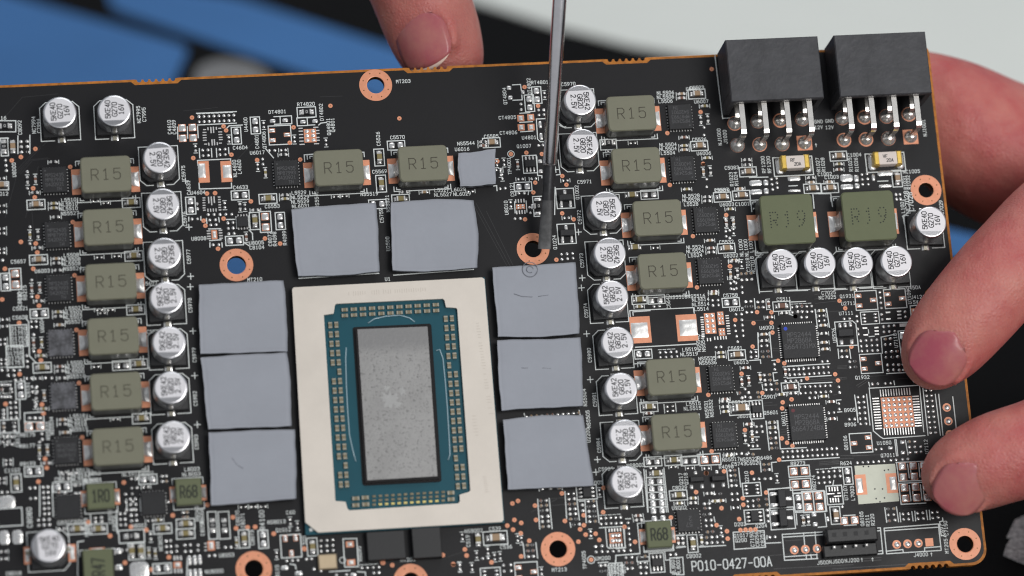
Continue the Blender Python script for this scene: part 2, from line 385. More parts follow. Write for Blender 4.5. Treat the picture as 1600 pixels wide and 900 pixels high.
# ---------------------------------------------------------------- the circuit board itself
CB = bpy.data.objects.new('circuit_board', None); COL.objects.link(CB); CB.empty_display_size = 0.01
YT = (P(0, 134.5).y + P(1115, 84).y)/2
YB = P(1330, 895).y
XR = (P(1466, 200).x + P(1536.5, 820).x)/2
XL = P(-420, 500).x
TH = 1.6
HOLES = [(587, 133, 3.12, 1.68), (369.5, 414, 3.12, 1.80), (833, 389, 3.10, 1.65), (1447, 297, 3.0, 1.50),
         (872, 858, 3.2, 1.68), (396.5, 889, 3.3, 1.72), (642, 908, 3.2, 1.65), (1508, 850, 3.02, 1.60)]
TOPN = [P(244, 127).x, P(669, 104).x, P(978.5, 91).x]
BOTN = [P(1181, 898).x, P(1453, 889).x]
SLOT = (P(1449, 455).x, P(1449, 455).y, 9.0)
def outline(mask):
    pts = []; i = 0.47 if mask else 0
    def notch(cx, y, s, w=7.6):
        out = []
        if mask:
            return [(cx-s*(w/2+.9), y), (cx-s*(w/2+.2), y+s*.62), (cx+s*(w/2+.2), y+s*.62), (cx+s*(w/2+.9), y)]
        out.append((cx-s*(w/2+.35), y))
        n = 6
        for k in range(n):
            c = cx + s*(-w/2 + w*(k+.5)/n); r = .46
            a0 = c - s*r; a1 = c + s*r
            out.append((a0, y+s*.06))
            for j in range(1, 6):
                t = math.pi*j/6
                out.append((c - s*r*math.cos(t), y + s*(.10 + .52*math.sin(t))))
            out.append((a1, y+s*.06))
        out.append((cx+s*(w/2+.35), y))
        return out
    pts.append((XL, YB+i))
    for c in BOTN: pts += notch(c, YB+i, 1)
    r = 3.0 - i*.6
    for k in range(9):
        t = -math.pi/2 + math.pi/2*k/8
        pts.append((XR-i-r+r*math.cos(t), YB+i+r+r*math.sin(t)))
    sx, sy, sl = SLOT
    for (x, y) in ((XR-i, sy-sl-i), (sx+.6-i, sy-sl-i), (sx-i, sy-sl+.6-i), (sx-i, sy-.6+i), (sx+.6-i, sy+i), (XR-i, sy+i)): pts.append((x, y))
    r = 1.5
    for k in range(5):
        t = math.pi/2*k/4
        pts.append((XR-i-r+r*math.cos(t), YT-i-r+r*math.sin(t)))
    for c in reversed(TOPN): pts += notch(c, YT-i, -1)
    pts.append((XL, YT-i))
    return pts
def circle(x, y, r, n=36): return [(x+r*math.cos(2*math.pi*k/n), y+r*math.sin(2*math.pi*k/n)) for k in range(n)]
def plate(name, out, holes, z0, z1, m, parent):
    loops = [out] + holes
    flat = [p for l in loops for p in l]
    tris = tessellate_polygon([[Vector((x, y, 0)) for x, y in l] for l in loops])
    mb = MB(); N = len(flat)
    up = []
    for t in tris:
        a, b, c = (flat[k] for k in t)
        ccw = (b[0]-a[0])*(c[1]-a[1]) - (b[1]-a[1])*(c[0]-a[0]) > 0
        up.append(tuple(t) if ccw else tuple(reversed(t)))
    vs = [(x, y, z1) for x, y in flat] + [(x, y, z0) for x, y in flat]
    fs = up + [tuple(k+N for k in reversed(t)) for t in up]
    o = 0
    for li, l in enumerate(loops):
        n = len(l)
        for k in range(n):
            a, b = o+k, o+(k+1) % n
            fs.append((a, N+a, N+b, b) if li == 0 else (b, N+b, N+a, a))
        o += n
    mb.add(vs, fs, m)
    return link(name, mb.mesh(name), parent)
hole_xy = [(*q2(u, v), ro, ri) for u, v, ro, ri in HOLES]
BOARD = plate('board', outline(False), [circle(x, y, ri) for x, y, ro, ri in hole_xy], -TH, -0.03, 'laminate', CB)
plate('solder_mask_layer', outline(True), [circle(x, y, ri+.35) for x, y, ro, ri in hole_xy], -0.026, 0.0, 'solder_mask', BOARD)
RINGM = {}
for x, y, ro, ri in hole_xy:
    mb = MB()
    mb.ring(0, 0, 0.02, ri+.12, ro, 'copper', 48)
    mb.lathe([(ri+.12, .02), (ri-.03, -.02), (ri-.03, -TH-.02)], 'plated_wall', n=48, mats=['copper', 'plated_wall'])
    for k in range(8):
        t = 2*math.pi*(k+.5)/8; rr = (ri+ro)/2+.1
        mb.disc(rr*math.cos(t), rr*math.sin(t), .028, .13, 'plated_wall', 8)
    link('mounting_ring', mb.mesh('mounting_ring'), BOARD, (x, y, 0))

SILK, PADS, RES, DOTS, TRACE = MB(), MB(), MB(), [], MB()
ZS = 0.012
PPM = FPX/DIST                       # photo pixels per mm
MM = lambda px: px/PPM
pad_jobs, comp_jobs = [], []

# -- shared pieces
def tiny_pad(x, y, s=.62):
    PADS.dome(x, y, .012, s*random.uniform(.92, 1.1), s*random.uniform(.92, 1.1), .11+random.random()*.05, 'solder', random.random()*3, 8)
def tiny_resistor(x, y, o, bars=True, empty=False):
    r = 0 if o == 'h' else math.pi/2
    c, s_ = math.cos(r), math.sin(r)
    def T(a, b): return (x + a*c - b*s_, y + a*s_ + b*c)
    L = 1.35
    if empty:
        for k in (-1, 1):
            p = T(k*.42, 0); PADS.dome(p[0], p[1], .012, .5, .55, .12, 'solder', r, 8, True)
    else:
        for k in (-1, 1):
            p = T(k*.62, 0); PADS.dome(p[0], p[1], .012, .42, .55, .16, 'solder', r, 8, True)
            p = T(k*.40, 0); RES.box(p[0], p[1], .02, .26, .5, .34, 'tin_terminal', r)
        p = T(0, 0)
        RES.box(p[0], p[1], .02, .56, .48, .32, random.choice(['resistor_black', 'resistor_black', 'ceramic_brown', 'ceramic_tan', 'ceramic_olive']), r)
    if bars:
        for k in (-1, 1):
            SILK.strip([T(k*(1.0 if not empty else .88), -.34), T(k*(1.0 if not empty else .88), .34)], .13, ZS, 'silk_white')
def rect_pts(x, y, w, d, r=0.0):
    return [(x-w/2, y-d/2), (x+w/2, y-d/2), (x+w/2, y+d/2), (x-w/2, y+d/2), (x-w/2, y-d/2)]
MESH = {}
def shared(key, fn):
    if key not in MESH:
        mb = MB(); fn(mb); MESH[key] = mb.mesh(key.split('|')[0])
    return MESH[key]
def pad(x, y, w, d, copper=None):
    """one tinned pad (an object of its own); copper: thickness of the bare copper margin"""
    w, d = round(w, 1), round(d, 1)
    def fn(mb):
        if copper is not None:
            mb.box(0, 0, .005, w, d, .02, 'copper')
            mb.dome(0, 0, .026, w-copper, d-copper, .10, 'solder', 0, 16, True)
        else: mb.dome(0, 0, .012, w*1.06, d*1.06, .13, 'solder', 0, 16, True)
    link('solder_pad', shared(f'solder_pad|{w},{d},{copper}', fn), BOARD, (x, y, 0))
def copper_pad(x, y, w, d, s=None):
    mb = MB(); mb.box(0, 0, .004, w, d, .02, 'copper')
    if s == 'dots':
        n = max(2, round(w/.95)); k = max(2, round(d/.95))
        for i in range(n):
            for j in range(k):
                mb.dome(-w/2+w*(i+.5)/n, -d/2+d*(j+.5)/k, .025, .76*w/n, .76*d/k, .09, 'solder', .3, 8)
    elif s:
        sx, sy, sw, sd = s
        n = 7
        vs = []; fs = []
        for i in range(n+1):
            for j in range(n+1):
                a, b = i/n-.5, j/n-.5
                ed = min(i, j, n-i, n-j)
                z = .03 if ed == 0 else .03+.13*math.sin(min(1, ed/2)*math.pi/2)+random.random()*.05
                vs.append((sx+a*sw, sy+b*sd, z))
        for i in range(n):
            for j in range(n): k = i*(n+1)+j; fs.append((k, k+n+1, k+n+2, k+1))
        mb.add(vs, fs, 'solder_flat', True)
    link('copper_pad', mb.mesh('copper_pad'), BOARD, (x, y, 0))
def chip_cap(x, y, o, box=True, kind='ceramic_tan', big=1.0):
    r = 0 if o == 'h' else math.pi/2
    def fn(mb):
        for k in (-1, 1):
            mb.dome(k*1.02*big, 0, .012, .62*big, .95*big, .22, 'solder', 0, 12, True)
            mb.box(k*.66*big, 0, .03, .34*big, .96*big, .80*big, 'tin_terminal', 0, .06)
        mb.box(0, 0, .03, .98*big, .94*big, .78*big, kind, 0, .05)
    link('chip_capacitor', shared(f'chip_capacitor|{kind},{big}', fn), CB, (x, y, 0), r)
    if box:
        w, d = (3.3*big, 1.85*big) if o == 'h' else (1.85*big, 3.3*big)
        SILK.strip(rect_pts(x, y, w, d), .19, ZS, 'silk_white')
def chip_res(x, y, o, box=True):
    r = 0 if o == 'h' else math.pi/2
    def fn(mb):
        for k in (-1, 1):
            mb.dome(k*1.05, 0, .012, .75, 1.05, .2, 'solder', 0, 12, True)
            mb.box(k*.72, 0, .03, .34, 1.0, .42, 'tin_terminal', 0, .05)
        mb.box(0, 0, .03, 1.1, .98, .40, 'resistor_black', 0, .04)
        text(mb, '0', 0, 0, .5, .435, 'tin_terminal', w=.08)
    link('chip_resistor', shared('chip_resistor', fn), CB, (x, y, 0), r)
    if box: SILK.strip(rect_pts(x, y, 3.5 if o == 'h' else 2.0, 2.0 if o == 'h' else 3.5), .19, ZS, 'silk_white')
def two_pads(x, y, o, box=True, big=False):
    g = 1.02 if big else .82; w = 1.36 if big else 1.0; d = 1.45 if big else 1.05
    for k in (-1, 1):
        a, b = (k*g, 0) if o == 'h' else (0, k*g)
        if big: pad(x+a, y+b, w if o == 'h' else d, d if o == 'h' else w, .13)
        else: pad(x+a, y+b, w, d)
    if box:
        w, d = (4.0, 2.1) if big else (3.3, 1.75)
        if o == 'v': w, d = d, w
        SILK.strip(rect_pts(x, y, w, d), .19, ZS, 'silk_white')
def sot(x, y, rot, body, sc=1.0):
    """three-leg transistor outline; rot 0: two pads at the left, one at the right"""
    c, s_ = math.cos(R_(rot)), math.sin(R_(rot))
    T = lambda a, b: (x + (a*c - b*s_)*sc, y + (a*s_ + b*c)*sc)
    SILK.strip([T(a, b) for a, b in ((-2.1, -1.85), (2.1, -1.85), (2.1, 1.85), (-2.1, 1.85), (-2.1, -1.85))], .19, ZS, 'silk_white')
    for a, b in ((-1.45, .95), (-1.45, -.95), (1.35, 0)):
        p = T(a, b)
        if not body:
            w, d = (1.25, .75) if rot in (0, 180) else (.75, 1.25)
            pad(p[0], p[1], w*sc, d*sc, .14)
        else:
            w, d = (1.0, .62) if rot in (0, 180) else (.62, 1.0)
            pad(p[0], p[1], w*sc, d*sc)
    if body:
        def fn(mb):
            mb.box(0, 0, .1, 1.35*sc, 3.0*sc, .95, 'chip_epoxy', 0, .12)
            for a, b in ((-.9, .95), (-.9, -.95), (.9, 0)):
                mb.box(a*sc, b*sc, .1, .75*sc, .42*sc, .22, 'tin_terminal')
        link('transistor', shared(f'transistor|{sc}', fn), CB, (x, y, 0), R_(rot))
def six_lead(x, y, w, d, body):
    """small six lead package; leads along the short rows on the longer axis ends"""
    SILK.strip(rect_pts(x, y, w, d), .19, ZS, 'silk_white')
    vert = d > w
    for k in (-1, 1):
        for i in (-1, 0, 1):
            a, b = (i*w*.26, k*d*.34) if vert else (k*w*.31, i*d*.28)
            PADS.dome(x+a, y+b, .012, .42 if vert else .8, .8 if vert else .42, .12, 'solder', 0, 8, True)
    if body:
        bw, bd = (w*.8, d*.42) if vert else (w*.42, d*.8)
        def fn(mb):
            mb.box(0, 0, .05, bw, bd, .7, 'chip_epoxy', 0, .1)
            for k in (-1, 1):
                for i in (-1, 0, 1):
                    a, b = (i*w*.26, k*d*.25) if vert else (k*w*.24, i*d*.28)
                    mb.box(a, b, .05, .26 if vert else .5, .5 if vert else .26, .2, 'tin_terminal')
        link('six_lead_chip', shared(f'six_lead_chip|{round(w,1)},{round(d,1)}', fn), CB, (x, y, 0))
def label(s, x, y, rot=0, hpx=5.2, asp=.74):
    text(SILK, s, x, y, MM(hpx), ZS, 'silk_white', R_(rot), w=MM(hpx)*(.168 if hpx < 9 else .115), asp=asp, sp=1.45 if hpx > 9 else 1.62)

# -- drawing language: frames of the photograph, positions inside each frame
def run(src):
    fx = fy = 0.0; k = 1.0
    for line in src.split('\n'):
        for cmd in line.split(';'):
            t = cmd.split()
            if not t: continue
            c = t[0]
            if c.startswith('@'):
                a = c[1:].split(','); fx, fy, k = float(a[0]), float(a[1]), float(a[2]); continue
            pos = lambda u, v: q2(fx + float(u)/k, fy + float(v)/k)
            n = lambda z: float(z)/k/PPM
            a = t[1:]
            if c == 'd':
                for i in range(0, len(a), 2): DOTS.append(pos(a[i], a[i+1]))
            elif c in 'gR':
                p0, p1 = pos(a[0], a[1]), pos(a[2], a[3]); nx, ny = int(a[4]), int(a[5])
                for i in range(nx):
                    for j in range(ny):
                        s_ = i/(nx-1) if nx > 1 else .0; r = j/(ny-1) if ny > 1 else .0
                        x = p0[0] + (p1[0]-p0[0])*s_; y = p0[1] + (p1[1]-p0[1])*r
                        if ny == 1: y = p0[1] + (p1[1]-p0[1])*s_
                        if nx == 1: x = p0[0] + (p1[0]-p0[0])*r
                        if c == 'g': tiny_pad(x, y)
                        else: PADS.dome(x, y, .012, .72, .58, .14, 'solder', 0, 8, True); 
                        if c == 'R' and random.random() < .55: RES.box(x, y, .02, .3, .46, .28, random.choice(['resistor_black', 'tin_terminal', 'ceramic_tan', 'ceramic_brown']))
                if c == 'g' and nx*ny >= 4 and (nx == 1 or ny == 1 or nx*ny >= 8) and len(a) < 7:
                    if abs(p1[0]-p0[0]) > abs(p1[1]-p0[1]): 
                        for yy in (max(p0[1], p1[1])+.55,):
                            x = min(p0[0], p1[0])-.3; xe = max(p0[0], p1[0])+.3
                            while x < xe-.4: SILK.strip([(x, yy), (min(x+.62, xe), yy)], .12, ZS, 'silk_white'); x += .86
            elif c == 'r':
                for i in range(0, len(a), 3): tiny_resistor(*pos(a[i], a[i+1]), a[i+2])
            elif c == 'e':
                for i in range(0, len(a), 3): tiny_resistor(*pos(a[i], a[i+1]), a[i+2], True, True)
            elif c in ('c', 'cb', 'co', 'cn', 'C'):
                x, y = pos(a[0], a[1])
                kind = {'cb': 'ceramic_brown', 'co': 'ceramic_olive'}.get(c, 'ceramic_tan')
                chip_cap(x, y, a[2], len(a) < 4, kind, 1.35 if c == 'C' else 1.0)
            elif c == 'k': chip_res(*pos(a[0], a[1]), a[2], len(a) < 4)
            elif c == 'p': two_pads(*pos(a[0], a[1]), a[2], len(a) < 4)
            elif c == 'P': two_pads(*pos(a[0], a[1]), a[2], len(a) < 4, True)
            elif c == 'b':
                x0, y0 = pos(a[0], a[1]); x1, y1 = pos(a[2], a[3])
                SILK.strip([(x0, y0), (x1, y0), (x1, y1), (x0, y1), (x0, y0)], .19, ZS, 'silk_white')
            elif c == 'l':
                SILK.strip([pos(a[i], a[i+1]) for i in range(0, len(a), 2)], .19, ZS, 'silk_white')
            elif c == 'i':
                TRACE.strip([pos(a[i], a[i+1]) for i in range(0, len(a), 2)], .10, .004, 'trace_mask')
            elif c == 't': label(a[0].replace('_', ' '), *pos(a[1], a[2]), float(a[3]) if len(a) > 3 else 0, float(a[4]) if len(a) > 4 else 5.2, float(a[5]) if len(a) > 5 else .74)
            elif c == 'D': pad(*pos(a[0], a[1]), n(a[2]), n(a[3]))
            elif c == 'L':
                x, y = pos(a[0], a[1]); PADS.box(x, y, .01, n(a[2]), n(a[3]), .06, 'solder_flat', R_(0))
            elif c == 'K':
                x, y = pos(a[0], a[1]); w, d = n(a[2]), n(a[3])
                if len(a) == 4: s_ = (0, 0, w*.62, d*.72)
                elif a[4] == 'dots': s_ = 'dots'
                else:
                    sx, sy = pos(a[4], a[5]); s_ = (sx-x, sy-y, n(a[6]), n(a[7]))
                copper_pad(x, y, w, d, s_)
            elif c == 's': sot(*pos(a[0], a[1]), float(a[2]), False)
            elif c == 'S': sot(*pos(a[0], a[1]), float(a[2]), True, float(a[3]) if len(a) > 3 else .92)
            elif c == 'x': six_lead(*pos(a[0], a[1]), n(a[2]), n(a[3]), a[4] == '1')
            elif c == 'o':
                x, y = pos(a[0], a[1]); SILK.ring(x, y, ZS+.004, n(a[2])*.8, n(a[2]), 'silk_white', 20)
            elif c == 'h':
                x, y = pos(a[0], a[1])
                def fn(mb):
                    mb.disc(0, 0, .014, .82, 'copper', 24); mb.dome(.05, -.05, .016, 1.05, 1.05, .16, 'solder', 0, 14)
                link('through_hole_pad', shared('through_hole_pad', fn), BOARD, (x, y, 0))
            elif c == 'y':
                x0, y0 = pos(a[0], a[1]); TRACE.box(x0, y0, .006, n(a[2]), n(a[3]), .004, 'silk_white')

